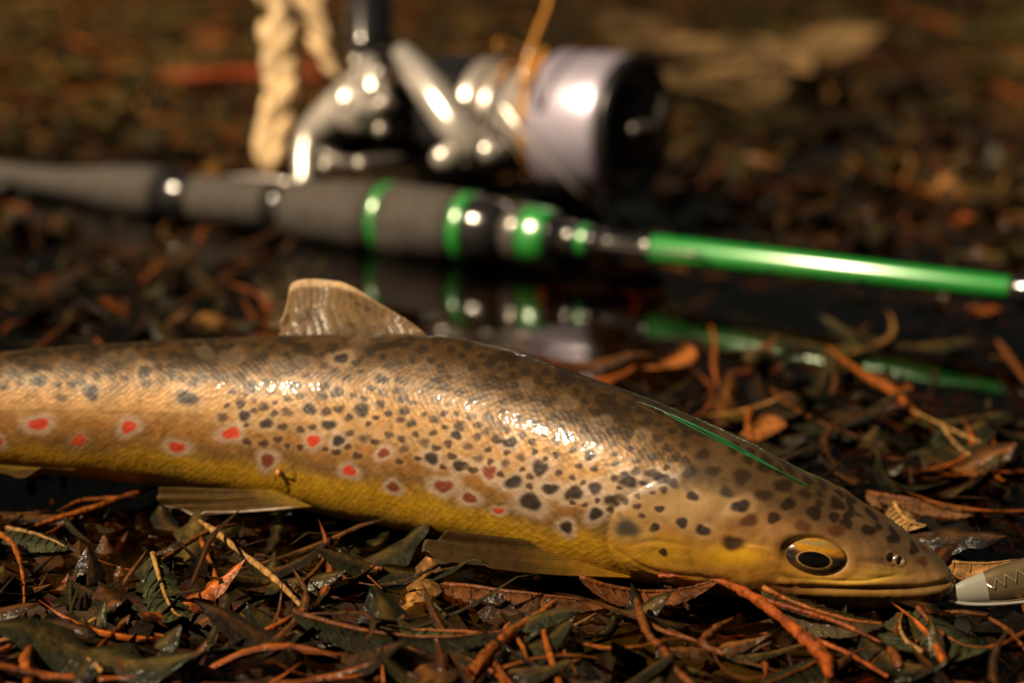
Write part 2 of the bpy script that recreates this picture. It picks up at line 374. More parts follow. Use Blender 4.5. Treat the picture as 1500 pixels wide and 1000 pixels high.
dull = [(116,645,8),(392,674,9),(576,713,7),(650,712,10),(563,663,7),(717,691,9),(687,729,8)]
dark = [(134,574,11),(274,582,12),(58,558,9),(212,544,9),(368,566,9),(430,564,8),(391,620,8),(358,609,8),(453,599,8),(482,622,8),(494,574,8),(530,600,10),(558,555,8),(500,525,8),
 (496,645,8),(632,671,9),(674,682,9),(752,706,10),(791,685,11),(777,734,13),(806,716,9),(841,722,11),(872,715,9),(918,703,12),(899,733,11),(873,752,9),(830,772,8),(968,700,9),(747,648,8),(864,666,8),(668,637,7)]
brn = [(420,603,7),(534,642,7),(592,657,6),(622,648,7),(684,653,6),(700,672,6),(740,678,6),(763,670,6),(90,582,7),(397,573,6),(326,611,7),(470,550,7),(-60,570,9),(-120,600,9)]
for k, (x, y, r) in enumerate(brn): spot(x, y, r, (.09, .045, .02), HY, .5, .35, seed=k)
for k, (x, y, r) in enumerate(dark): spot(x, y, r, DK if x > 350 else (.03, .024, .02), HW if y > 640 else HY, .3, .8, seed=k+3)
for k, (x, y, r) in enumerate(dull): spot(x, y, r, (.16, .03, .012) if x != 116 else (.42, .05, .015), HW, .3, .85 if x != 116 else .2, seed=k+9)
for k, (x, y, r) in enumerate(reds): spot(x, y, r*.76, RED, HW, .22, .72, ell=1.18, seed=k+5)
back = [(97,538,8),(157,527,8),(190,525,8),(250,548,8),(20,545,8),(340,523,9),(405,537,9),(295,552,8),(445,530,8),(620,540,8),(675,550,8),(560,575,7),(710,580,8),(600,560,7),(770,565,7),(830,590,8),(880,620,8),(940,640,8),(785,600,7),(690,610,7),(640,585,7),(525,505,7),(300,515,7)]
for k, (x, y, r) in enumerate(back): spot(x, y, r*.9, SF if x > 330 else (.06, .045, .03), HY, .55, .25, seed=k)
rs = random.Random(5)
placed = [(q_[0], q_[1]) for q_ in reds+dull+dark+brn+back]; k = 0
for _ in range(2600):                                    # small spots of the shoulders and back
    x = rs.uniform(-350, 1010); i = int(np.argmin(abs(sx-x))); tt = rs.uniform(.02, .46 if x > 350 else .30); y = top[i]+(bot[i]-top[i])*tt
    if min((x-a_1)**2+((y-b_1)*1.15)**2 for a_1, b_1 in placed) < (15+7*rs.random())**2: continue
    placed.append((x, y)); k += 1
    spot(x, y, rs.uniform(4.0, 7.2), (.034, .019, .009) if tt > .16 else (.022, .013, .006), None, .38, seed=k)
headsp = [(1014,726,8,0),(966,745,6,0),(959,772,7,0),(999,765,8,0),(1029,776,9,0),(1085,741,11,0),(1133,758,9,1),(972,808,6,1),(1073,795,13,2),(1097,762,11,3),
 (1087,698,12,2),(1064,720,9,2),(1119,725,10,2),(1155,738,10,1),(1193,751,11,1),(1228,737,11,1),(1148,710,12,2),(1205,718,10,2),(1240,766,9,1),(1272,776,9,1),(1311,787,9,1),(1291,764,11,1),(1262,750,9,1),(1303,748,8,1),(1243,753,7,1),(1222,757,8,1),
 (1175,770,10,3),(1225,777,11,3),(1340,804,8,1),(1332,782,8,1),(1316,768,7,1),(1275,741,8,2),(1250,733,8,1),(1180,722,8,2),(1230,716,8,2),(1030,665,9,2),(1075,655,9,2),(1120,683,10,2),(1045,690,9,2),(1012,690,9,2),(1096,672,8,2),(1170,698,8,2),(1350,790,6,2),(1200,738,7,2),(1352,822,7,3),(1050,640,7,2),(1145,690,8,2),(1262,725,6,2),(1210,700,7,2),(1290,735,6,2)]
for k, (x, y, r, s_) in enumerate(headsp):
    spot(x, y, r*.93, [DK, (.014, .006, .0025), (.022, .011, .004), (.06, .020, .005)][s_], None if s_ else (.36, .22, .1), .28 if s_ < 2 else .42, .5, ell=1.12, seed=k)
for _ in range(1500):                                    # more small dark spots on the shoulder and middle of the flank
    x = rs.uniform(330, 960); i = int(np.argmin(abs(sx-x))); tt = rs.uniform(.30, .66); y = top[i]+(bot[i]-top[i])*tt
    if inhead[i, :NA][int(np.argmin(abs(Y_[i, :NA]-y)))] > .3 or min((x-a_1)**2+((y-b_1)*1.1)**2 for a_1, b_1 in placed) < (14.5+5*rs.random())**2: continue
    placed.append((x, y)); k += 1; spot(x, y, rs.uniform(3.6, 5.8), (.050, .022, .009), (.36, .24, .12), .35, .35, seed=k)
spot(919, 773, 14, (.05, .045, .035), (.42, .27, .1), .5, .5)
uvu = np.cumsum(np.r_[0, np.linalg.norm(np.diff(C, axis=0), axis=1)])
gir = np.cumsum(np.r_[0, np.linalg.norm(np.diff(np.stack([np.cos(ph)*.8, np.sin(ph)], 1), axis=0), axis=1)])
uv = np.stack([np.repeat(uvu[:, None], NP, 1)/.0013, np.repeat((gir*.019/.0011)[None, :], NS, 0)], -1)
# per-vertex scale mask carried in the alpha-like second attribute
m, t, b = mat_new('trout_skin')
at = t.nodes.new('ShaderNodeAttribute'); at.attribute_name = 'Col'
am = t.nodes.new('ShaderNodeAttribute'); am.attribute_name = 'Scales'
uvn = t.nodes.new('ShaderNodeUVMap'); uvn.uv_map = 'UVMap'
rot = t.nodes.new('ShaderNodeMapping'); rot.inputs['Rotation'].default_value = (0, 0, math.radians(45)); t.links.new(uvn.outputs[0], rot.inputs[0])
vo = t.nodes.new('ShaderNodeTexVoronoi'); vo.inputs['Scale'].default_value = 1.0; vo.inputs['Randomness'].default_value = .55; vo.feature = 'F1'
t.links.new(rot.outputs[0], vo.inputs['Vector'])
inv = t.nodes.new('ShaderNodeMath'); inv.operation = 'MULTIPLY_ADD'; inv.inputs[1].default_value = -1; inv.inputs[2].default_value = 1; t.links.new(vo.outputs['Distance'], inv.inputs[0])
mm = t.nodes.new('ShaderNodeMath'); mm.operation = 'MULTIPLY'; t.links.new(inv.outputs[0], mm.inputs[0]); t.links.new(am.outputs['Fac'], mm.inputs[1])
bp1 = t.nodes.new('ShaderNodeBump'); bp1.inputs['Distance'].default_value = .00010; bp1.inputs['Strength'].default_value = 1; t.links.new(mm.outputs[0], bp1.inputs['Height'])
ge = t.nodes.new('ShaderNodeNewGeometry')
nz = t.nodes.new('ShaderNodeTexNoise'); nz.inputs['Scale'].default_value = 260; nz.inputs['Detail'].default_value = 5; t.links.new(ge.outputs['Position'], nz.inputs['Vector'])
bp2 = t.nodes.new('ShaderNodeBump'); bp2.inputs['Distance'].default_value = .00018; t.links.new(nz.outputs[0], bp2.inputs['Height']); t.links.new(bp1.outputs[0], bp2.inputs['Normal'])
t.links.new(bp2.outputs[0], b.inputs['Normal']); 
bpc = t.nodes.new('ShaderNodeBump'); bpc.inputs['Distance'].default_value = .00005; t.links.new(mm.outputs[0], bpc.inputs['Height'])
nzc = t.nodes.new('ShaderNodeTexNoise'); nzc.inputs['Scale'].default_value = 420; nzc.inputs['Detail'].default_value = 1.5; t.links.new(ge.outputs['Position'], nzc.inputs['Vector'])
bpd = t.nodes.new('ShaderNodeBump'); bpd.inputs['Distance'].default_value = .00016; t.links.new(nzc.outputs[0], bpd.inputs['Height']); t.links.new(bpc.outputs[0], bpd.inputs['Normal']); t.links.new(bpd.outputs[0], b.inputs['Coat Normal'])
# each scale has its own slightly different tone
mr = t.nodes.new('ShaderNodeMapRange'); mr.inputs[3].default_value = .84; mr.inputs[4].default_value = 1.16; t.links.new(vo.outputs['Color'], mr.inputs[0])
mrm = t.nodes.new('ShaderNodeMix'); mrm.data_type = 'FLOAT'; mrm.inputs[2].default_value = 1.0; t.links.new(am.outputs['Fac'], mrm.inputs[0]); t.links.new(mr.outputs[0], mrm.inputs[3])
sc_ = t.nodes.new('ShaderNodeVectorMath'); sc_.operation = 'SCALE'; t.links.new(at.outputs['Color'], sc_.inputs[0]); t.links.new(mrm.outputs[0], sc_.inputs['Scale'])
t.links.new(sc_.outputs[0], b.inputs['Base Color'])
b.inputs['Roughness'].default_value = .48; b.inputs['Specular IOR Level'].default_value = .4
mt = t.nodes.new('ShaderNodeMath'); mt.operation = 'MULTIPLY'; mt.inputs[1].default_value = .10; t.links.new(am.outputs['Fac'], mt.inputs[0]); t.links.new(mt.outputs[0], b.inputs['Metallic'])
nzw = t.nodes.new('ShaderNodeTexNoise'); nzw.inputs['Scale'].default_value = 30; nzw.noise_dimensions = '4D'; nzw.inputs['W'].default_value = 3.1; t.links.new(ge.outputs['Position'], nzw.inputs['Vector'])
mw = t.nodes.new('ShaderNodeMapRange'); mw.inputs[1].default_value = .38; mw.inputs[2].default_value = .58; mw.inputs[3].default_value = .5; mw.inputs[4].default_value = 1.0; t.links.new(nzw.outputs[0], mw.inputs[0]); wa = t.nodes.new('ShaderNodeAttribute'); wa.attribute_name = 'GlintMask'; wm_ = t.nodes.new('ShaderNodeMath'); wm_.operation = 'MULTIPLY'
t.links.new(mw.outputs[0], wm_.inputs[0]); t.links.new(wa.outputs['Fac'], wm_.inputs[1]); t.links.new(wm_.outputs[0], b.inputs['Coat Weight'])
b.inputs['Coat Roughness'].default_value = .078; b.inputs['Coat IOR'].default_value = 1.5
M_fish = m
fish = empty('trout', (0, .46, 0), 'brown trout with black and red spots lying on wet leaves in front of rod', 'fish')
nvt = NS*NP
Vall = np.vstack([V.reshape(-1, 3), C[0]-T[0]*.001, C[-1]]); Fb = gridf(NS, NP, True).tolist()
Fb += [((k+1) % NP, k, nvt) for k in range(NP)]+[((NS-1)*NP+k, (NS-1)*NP+(k+1) % NP, nvt+1) for k in range(NP)]
fq = gridf(NS, NP, True)
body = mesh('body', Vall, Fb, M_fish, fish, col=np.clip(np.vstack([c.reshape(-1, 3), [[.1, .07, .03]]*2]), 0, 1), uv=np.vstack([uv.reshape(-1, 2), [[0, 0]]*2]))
sca = (1-inhead)*ss(1.0, .85, t_)*ss(1040, 980, X_+(t_-.3)*60)
a = body.data.attributes.new('Scales', 'FLOAT', 'POINT'); a.data.foreach_set('value', np.r_[sca.ravel(), 0, 0].astype(np.float32))

wet = .22+.78*ss(430, 610, X_+40*(n3-.5))                 # highlights steered to mid-flank by cutting the coat over the tail half
a = body.data.attributes.new('GlintMask', 'FLOAT', 'POINT'); a.data.foreach_set('value', np.r_[wet.ravel(), 0, 0].astype(np.float32))
Vn = V[:, :NA]; PXn, PYn = project(Vn)
front = ((nv[:, :NA]*(CAM-Vn)).sum(-1) > 0)
def skin_at(x, y):
    d = np.hypot(PXn-x, PYn-y)+np.where(front, 0, 1e4); i, j = np.unravel_index(np.argmin(d), d.shape)
    return V[i, j], nv[i, j], i, j

# eye
M_eye = attr_mat('trout_eye', rough=.25, coat=1.0, coatr=.02, bump=.00003, bscale=3000, var=.25, vscale=2500)
for side in (0, 1):
    p0, n0, i0, j0 = skin_at(EX, EY)
    vw = nrm(CAM-p0); ax = nrm(n0+1.1*vw)
    hx = (U(EX+20*ca, EY+20*sa, (p0-CAM)@FW)-U(EX, EY, (p0-CAM)@FW)); hx = nrm(hx-ax*np.dot(hx, ax)); hy = np.cross(hx, ax)
    if np.dot(hy, UP) < 0: hy = -hy
    k = ((p0-CAM)@FW)/F; rx, ry = 47*k, 26.5*k/max(.5, abs(np.dot(hy, UP)))
    if side:   # mirrored through the fish's own middle plane
        ci, ni, ui = C[i0], Nn[i0], Un[i0]
        refl = lambda v_: v_-2*np.dot(v_, ni)*ni
        p0 = ci+refl(p0-ci); ax, hx, hy = refl(ax), refl(hx), refl(hy)
    rr = np.linspace(0, 1, 34); aa = np.linspace(0, 2*math.pi, 96, endpoint=False)
    R_, A_ = np.meshgrid(rr, aa, indexing='ij'); u_, v_ = R_*np.cos(A_), R_*np.sin(A_)
    dome = np.sqrt(np.maximum(0, 1-R_**2*.96))
    Ve = p0 + (u_*rx)[..., None]*hx+(v_*ry)[..., None]*hy+((dome*.0022-.0004))[..., None]*ax
    pu, pv = (u_-(-.02))/.50, (v_+.20)/.44; pr = np.hypot(pu, pv)
    q3 = np.stack([u_*4, v_*4, 0*u_], -1); q4 = np.stack([A_*6, R_*3, 0*u_], -1); nn = fbm(q3, 2.2, 41); nr = fbm(q4, 2.5, 42)
    ce = np.zeros((*u_.shape, 3)); ce[:] = (.05, .025, .010)
    gold = ss(.05, .3, v_+.12*(nn-.5))*ss(-.8, -.4, u_+.3*v_); ce = mixc(ce, (.32, .145, .010), gold)
    ce = mixc(ce, (.16, .14, .06), gold*ss(.50, .62, v_)*ss(.9, .75, v_)*ss(.35, .5, nr))
    ce = mixc(ce, (.34, .12, .02), ss(.3, .8, u_)*gold*.6)
    ce = mixc(ce, (.014, .010, .008), ss(-.5, -.75, u_)*ss(.35, .1, v_)); ce = mixc(ce, (.014, .010, .008), ss(.45, .6, u_)*ss(.1, -.1, v_))
    ce = mixc(ce, (.12, .06, .025), ss(.9, .97, R_)*.8)
    ce = ce*(.7+.6*nr)[..., None]
    ce = mixc(ce, (.70, .42, .14), np.exp(-((pr-1.07)/.04)**2)*.5); ce = mixc(ce, (.001, .001, .001), ss(1.04, .97, pr))
    eo = mesh('eye', Ve.reshape(-1, 3), gridf(34, 96, True), M_eye, fish, col=np.clip(ce.reshape(-1, 3), 0, 1))

# fins
M_fin = attr_mat('fin_membrane', rough=.45, coat=.2, coatr=.2, bump=.0001, bscale=900, var=.3, vscale=500, transl=.55)
def fin(name, basep, outp, d_base, d_out, nrays, colf, thick=.0005, nu=150, nv_=60, curl=0., parent=None, wob=.0003):
    """basep/outp: outline points seen along the base and along the free edge, with distances"""
    B = catmull(np.array([U(x, y, dd) for (x, y), dd in zip(basep, d_base)]), nu); O = catmull(np.array([U(x, y, dd) for (x, y), dd in zip(outp, d_out)]), nu)
    v = np.linspace(0, 1, nv_)[None, :, None]; Pm = B[:, None]*(1-v)+O[:, None]*v
    u2 = np.linspace(0, 1, nu)[:, None]+0*v[..., 0]; v2 = v[..., 0]+0*u2
    nn = np.cross(np.gradient(Pm, axis=0), np.gradient(Pm, axis=1)); nn /= np.linalg.norm(nn, axis=2)[..., None]+1e-9
    if nn[nu//2, nv_//2]@(CAM-Pm[nu//2, nv_//2]) < 0: nn = -nn
    rays = np.abs(np.sin(math.pi*nrays*(u2+.012*np.sin(v2*9))));  ridge = (1-rays)**1.5
    split = np.where(v2 > .55, np.abs(np.sin(math.pi*nrays*2*(u2+.012*np.sin(v2*9)))), rays); ridge = np.where(v2 > .55, (1-split)**1.5, ridge)
    wv_ = wob*np.sin(u2*17+2*v2)*v2*3+curl*v2**2
    th = .5*thick*(1-.7*v2)+ridge*thick*.32*(1-.5*v2)
    Fr = Pm+nn*(wv_+th)[..., None]; Bk = Pm+nn*(wv_-th*.6)[..., None]
    cc = colf(u2, v2, ridge, Pm)
    Va = np.vstack([Fr.reshape(-1, 3), Bk.reshape(-1, 3)]); f1 = gridf(nu, nv_); n_ = nu*nv_; f2 = f1[:, ::-1]+n_
    rim = [i*nv_ for i in range(nu)]+[(nu-1)*nv_+j for j in range(1, nv_)]+[i*nv_+nv_-1 for i in range(nu-2, -1, -1)]+[j for j in range(nv_-2, 0, -1)]
    rf = np.array([(rim[k], rim[(k+1) % len(rim)], rim[(k+1) % len(rim)]+n_, rim[k]+n_) for k in range(len(rim))])
    return mesh(name, Va, np.vstack([f1, f2, rf]), M_fin, parent or fish, col=np.clip(np.vstack([cc.reshape(-1, 3)]*2), 0, 1))
def dcol(u, v, rdg, P_):
    c_ = np.zeros((*u.shape, 3)); c_[:] = (.28, .175, .08); n_ = fbm(P_, 500, 51)
    c_ = mixc(c_, (.13, .085, .045), rdg*.6); sp = ss(.60, .70, fbm(P_*np.array([1, 1, 1.6]), 330, 52, 2))*ss(.95, .7, v); c_ = mixc(c_, (.07, .045, .028), sp*.7)
    edge = ss(.84, .93, v+.06*(n_-.5))*ss(.12, .5, u); c_ = mixc(c_, (.74, .55, .33), edge); c_ = mixc(c_, (.09, .06, .035), ss(.35, 0, v)*.6); return c_
fin('dorsal_fin', [(628,495),(590,494),(540,496),(480,497),(440,498),(405,500)], [(626,489),(600,471),(560,446),(520,421),(490,411),(455,409),(430,417),(419,436),(412,470)],
    [.475,.477,.480,.484,.486,.488], [.475,.477,.480,.483,.486,.489,.491,.491,.490], 13, dcol)
def pcol(u, v, rdg, P_):
    c_ = np.zeros((*u.shape, 3)); c_[:] = (.13, .075, .02); c_ = mixc(c_, (.07, .04, .014), rdg*.7); c_ = mixc(c_, (.33, .2, .02), ss(.35, .0, v)*.9)
    e = ss(.90, .97, u)*ss(.08, .3, v)+ss(.97, .995, v)*ss(.4, .9, u); c_ = mixc(c_, (.72, .62, .50), np.clip(e, 0, 1)); return c_
fin('pelvic_fin', [(400,718),(430,730),(458,742)], [(234,716),(230,726),(236,737),(262,747),(300,750)], [.474,.472,.470], [.476,.475,.474,.473,.471], 9, pcol)
def ccol(u, v, rdg, P_):
    c_ = np.zeros((*u.shape, 3)); c_[:] = (.075, .040, .010); c_ = mixc(c_, (.04, .022, .008), rdg*.7); c_ = mixc(c_, (.38, .20, .012), ss(.6, .0, v)*.9); c_ = mixc(c_, (.08, .045, .018), ss(.5, 1, v)*.7); return c_
fin('pectoral_fin', [(895,800),(912,822),(925,846)], [(655,786),(632,800),(618,812),(628,826),(660,836)], [.446,.444,.442], [.450,.449,.447,.444,.441], 19, ccol, curl=.002)
fin('anal_fin', [(110,688),(60,686),(0,682)], [(60,690),(0,697),(-70,696),(-90,688)], [.484,.484,.484], [.480,.481,.481,.482], 10, pcol)
fin('adipose_fin', [(-150,534),(-185,538)], [(-175,512),(-200,505),(-205,520)], [.491,.491], [.491,.491,.491], 5, dcol, nu=30, nv_=20)
fin('tail_fin', [(-395,562),(-400,600),(-395,638)], [(-560,500),(-575,560),(-560,600),(-572,650),(-555,700)], [.489,.489,.489], [.487,.487,.487,.487,.487], 22, dcol)

# a tiny orange insect clinging to the belly
p0, n0, _, _ = skin_at(409, 690)
M_bug = simple('insect_shell', (.55, .22, .06), .35, coat=.5); M_bugleg = simple('insect_leg', (.03, .02, .012), .5)
bug = empty('insect', p0, 'tiny orange insect with thin dark legs on the belly of the trout', 'insect')
Vb, Fb_ = ball_data(p0+n0*.0006, (.0007, .0006, .0009)); mesh('abdomen', Vb, Fb_, M_bug, bug)
for dx, dy in ((22, -11), (26, -5), (-9, 20), (-4, 16)):
    e = skin_at(409+dx*.9, 690+dy*.9); tube('leg', [p0+n0*.0006, (p0+e[0])/2+n0*.0012, e[0]+e[1]*.0002], [.00010, .00009, .00005], M_bugleg, bug, n=5, seg=7)

# thin green strand of weed lying along the nape
M_green = simple('green_strand', (.012, .10, .03), .35, coat=.6, var=.4, bscale=500)
wd = empty('green_strand', skin_at(1100, 650)[0], 'thin bright green strand lying along the back of the trout behind its head', 'grass strand')
for k in range(3):
    pts = []
    for q_, (x, y) in enumerate([(935+18*k, 579+8*k), (985, 605), (1040, 630), (1085, 650), (1130, 672), (1160, 690), (1181, 703)]):
        if q_ == 0 or x > 935+12*k:
            i = int(np.argmin(abs(sx-x))); j = int(np.argmin(abs(PYn[i]-(max(y-9, PYn[i].min()+1)+(k-1)*1.3*math.sin(q_*.55))))); 
            pts.append(V[i, j]+nv[i, j]*(.0004+.0003*math.sin(q_+k)))
    tube('fibre', pts, [.00005, .00013, .00017, .00018, .00012, .00004], M_green, wd, n=6, seg=40)

# ------------------------------------------------------------------ the rod
R1 = U(430, 305, .762); R2 = U(1425, 416, 1/1.582)
AX = nrm(R2-R1)
def t_px(O, px):                      # distance along a line O + t*AX at which it is seen at photo column px
    u = (px-750)/F; n_ = RT-u*FW
    return -np.dot(O-CAM, n_)/np.dot(AX, n_)
def rp(px): return R1+AX*t_px(R1, px)
def rr_(px, rpx): P_ = rp(px); return rpx*((P_-CAM)@FW)/F
tgt = U(829, 179, .772); Rv = tgt-R1; Rv = Rv-AX*np.dot(Rv, AX); RD = np.linalg.norm(Rv); Rv = Rv/RD; Sv = np.cross(AX, Rv)
if Sv@(CAM-R1) < 0: Sv = -Sv
M_eva = simple('grey_foam', (.048, .040, .034), .8, bump=.0010, bscale=420, var=.55)
M_blk = simple('black_gloss', (.012, .012, .014), .18, coat=1.0, coatr=.05)
M_blkm = simple('black_matte', (.010, .010, .012), .35)
M_grn = simple('green_paint', (.002, .30, .03), .34, metal=.2, coat=1.0, coatr=.27)
M_grn.node_tree.nodes['Principled BSDF'].inputs['Coat IOR'].default_value = 2.5
M_sil = simple('brushed_silver', (.50, .46, .42), .36, metal=.55, coat=.8, coatr=.15)
M_chr = simple('bright_silver', (.62, .58, .54), .26, metal=.6, coat=1.0, coatr=.1)
M_skirt = simple('skirt_silver', (.55, .50, .46), .3, metal=.6, coat=1.0, coatr=.2)
M_gray = simple('gunmetal', (.14, .125, .115), .32, metal=.6, coat=.5)
rod = empty('fishing_rod', R1, 'fishing rod with grey foam grips and bright green blank lying across the wet ground', 'fishing rod')
def rpart(name, prof, mat, n=48):
    pts = [(t_px(R1, x), rr_(x, r)) for x, r in prof]
    Vv, Ff = lathe_data(R1, AX, Rv, pts, n); return mesh(name, Vv, Ff, mat, rod)
rpart('butt_cap', [(-420, 18), (-412, 27), (-385, 28), (-378, 24)], M_blk)
rpart('butt_grip', [(-380, 24), (-300, 25), (-40, 21), (20, 19), (70, 20), (115, 24), (150, 31), (195, 37), (232, 38), (243, 36)], M_eva)
rpart('ring', [(243, 30), (246, 35), (262, 36), (282, 34), (287, 30)], M_blk)
rpart('reel_seat', [(287, 31), (290, 34), (345, 35.5), (398, 37), (402, 34)], M_eva)
rpart('ring', [(402, 31), (406, 35), (412, 36.5), (422, 38), (427, 34)], M_blk)
rpart('foregrip', [(427, 38), (432, 42), (480, 47), (530, 51), (566, 53.2)], M_eva)
rpart('green_band', [(565, 53), (566, 54), (577, 54.5), (578, 53)], M_grn)
rpart('foregrip', [(577, 53.5), (620, 53.5), (660, 52), (681, 50.5)], M_eva)
rpart('green_band', [(680, 50), (681, 52), (697, 51), (698, 49)], M_grn)
rpart('winding_check', [(697, 49), (703, 50), (728, 46), (742, 40), (748, 30), (752, 27)], M_blk)
rpart('silver_collar', [(746, 30), (750, 39), (758, 43), (772, 43.5), (776, 41)], M_gray)
rpart('green_ring', [(775, 41), (777, 43), (808, 40), (812, 36)], M_grn)
rpart('collar', [(811, 35), (816, 34), (822, 29), (828, 26)], M_blk)
rpart('ferrule', [(827, 24), (830, 25.5), (852, 24), (854, 22)], M_blk)
rpart('green_ring', [(853, 22.5), (854, 24), (864, 23.5), (866, 22)], M_grn)
rpart('ferrule', [(865, 21), (866, 22.5), (877, 20), (880, 17)], M_blk)
rpart('thread_winding', [(879, 16), (882, 17.5), (895, 16.2), (905, 16), (935, 16.5), (944, 18.3), (955, 18.8), (959, 17)], M_blk)
rpart('blank', [(958, 19.5), (960, 20.5), (1200, 18.8), (1480, 17.2), (1482, 16)], M_grn)
rpart('thread_winding', [(1481, 17), (1484, 18.2), (1494, 19), (1560, 18), (1570, 15)], M_blk)
rpart('blank', [(1569, 15.5), (2100, 15), (2900, 14.5), (3600, 14)], M_grn)
# folding hook keeper under the blank
kp = [rp(x)-Rv*rr_(x, o)+Sv*rr_(x, s_) for x, o, s_ in ((880, 15, 6), (905, 26, 14), (960, 34, 20), (1030, 34, 22), (1042, 28, 20), (1030, 22, 16), (985, 16, 10), (962, 14, 6))]
tube('hook_keeper', kp, [.00045]*8, M_gray, rod, n=8, seg=50)
# tiny drops of water on the rod and on the water film under it
M_drop = simple('water_drop', (.9, .9, .9), .02, coat=1.0)
M_drop.node_tree.nodes['Principled BSDF'].inputs['Transmission Weight'].default_value = 1.0; M_drop.node_tree.nodes['Principled BSDF'].inputs['IOR'].default_value = 1.33
DROPS = [(570, 318, 0), (612, 362, 0), (668, 372, 0), (685, 322, 0), (257, 289, 0), (408, 301, 0), (884, 352, 0), (941, 360, 0), (886, 377, 0), (975, 385, 0), (1135, 395, 0), (1270, 408, 0)]
for k, (x, y, _) in enumerate(DROPS):
    O_ = rp(x); cy = project(O_)[1]; ry = dict(zip(range(12), (53, 52, 51, 51, 36, 36, 17, 17, 17, 20, 19, 18)))[k]
    s_ = max(-.85, min(.85, (cy-y)/ry)); r_ = rr_(x, ry); ew = nrm(CAM-O_-AX*np.dot(CAM-O_, AX)); uw = nrm(np.cross(AX, ew)); uw = uw if uw[2] > 0 else -uw
    c0_ = O_+(uw*s_+ew*math.sqrt(1-s_*s_))*r_
    Vb, Fb_ = ball_data(c0_, (.0009, .0007, .0008)); o = mesh('water_drop', Vb, Fb_, M_drop, origin=c0_)
    tag(o, 'tiny clear water drop clinging to the fishing rod', 'water drop', 'water drops on the rod')

# ------------------------------------------------------------------ the reel
S1 = R1+Rv*RD
def sp(px): return S1+AX*t_px(S1, px)
def sr(px, r): P_ = sp(px); return r*((P_-CAM)@FW)/F
reel = empty('fishing_reel', sp(760), 'silver and black spinning reel mounted behind the rod grip', 'fishing reel')
def spart(name, prof, mat, n=64, parent=reel):
    pts = [(t_px(S1, x), sr(x, r)) for x, r in prof]; Vv, Ff = lathe_data(S1, AX, Rv, pts, n); return mesh(name, Vv, Ff, mat, parent)
def loc(px, r=0, s=0, u=0):            # reel frame: along axis, away from rod (Rv), towards camera (Sv), sizes in photo px at that depth
    P_ = sp(px); k = ((P_-CAM)@FW)/F; return P_+Rv*r*k+Sv*s*k
# foot and stem
fp = [rp(x)+Rv*rr_(x, r)+Sv*0 for x, r in ((288, 36), (305, 40), (350, 44), (395, 43), (412, 41), (425, 38))]
Vf = []
for P_, w_, h_ in zip(fp, (3, 9, 13, 13, 9, 3), (1.2, 2, 3.5, 3.5, 2, 1.2)):
    k = .77/F
    for a in np.linspace(0, 2*math.pi, 16, endpoint=False): Vf.append(P_+Sv*w_*1.6*k*math.cos(a)+Rv*h_*k*math.sin(a)*1.4)
mesh('reel_foot', Vf, gridf(6, 16, True).tolist()+[tuple(range(15, -1, -1)), tuple(range(80, 96))], M_chr, reel)
px_m = .77/F
st = [rp(378)+Rv*rr_(378, 42), rp(408)+Rv*rr_(408, 64), U(455, 205, .782), U(505, 160, .778), U(555, 115, .780), U(598, 84, .785)]
tube('stem', st, [13*px_m, 15*px_m, 24*px_m, 36*px_m, 34*px_m, 20*px_m], M_sil, reel, n=28, seg=36)
spart('gear_housing', [(500, 4), (504, 20), (512, 32), (530, 42), (555, 50), (585, 54), (608, 52), (614, 40)], M_sil)
Oh = U(530, 158, .768); Vv, Ff = lathe_data(Oh, nrm(CAM-Oh+Sv*.5), AX, [(0, .0110), (.004, .0110), (.0065, .0100), (.0070, .0085), (.0085, .008), (.0095, .0055), (.0098, .0015)], 40); plate = mesh('side_plate', Vv, Ff, M_chr, reel)
tube('lever', [U(470, 222, .765), U(505, 240, .762), U(545, 238, .762), U(590, 232, .765)], [.0022, .0026, .0026, .0015], M_gray, reel, n=12, seg=16)
for x, y in ((522, 90), (521, 114), (507, 151), (556, 108), (561, 152), (558, 190), (528, 240), (478, 243)):  # chrome balls added to make bright glints on the reel
    Vb, Fb_ = ball_data(U(x, y, .752 if y > 100 else .765), .0022, 16, 10); mesh('glint_ball', Vb, Fb_, M_chr, plate)
Vb, Fb_ = ball_data(U(592, 180, .788), (.0135, .0120, .0135), 28, 18); mesh('body_cover', Vb, Fb_, M_blkm, reel)
Vb, Fb_ = ball_data(U(512, 195, .802), (.0120, .0110, .0120), 28, 18); mesh('body_cover', Vb, Fb_, M_blkm, reel)
Vb, Fb_ = ball_data(U(650, 190, .775), (.0130, .0110, .0130), 28, 18); mesh('body_cover', Vb, Fb_, M_blkm, reel)
# crank handle folded upwards
tube('crank_arm', [U(560, 160, .76), U(548, 125, .762), U(540, 92, .768)], [.0050, .0042, .0040], M_chr, reel, n=16, seg=16)
Ka, Kb = U(542, 98, .772), U(540, -90, .795)
kn = lathe_data(Ka, Kb-Ka, AX, [(0, .004), (.002, .0075), (.008, .0085), (.030, .0085), (.040, .0080), (.044, .004)], 40)
mesh('handle_knob', kn[0], kn[1], M_blk, reel)
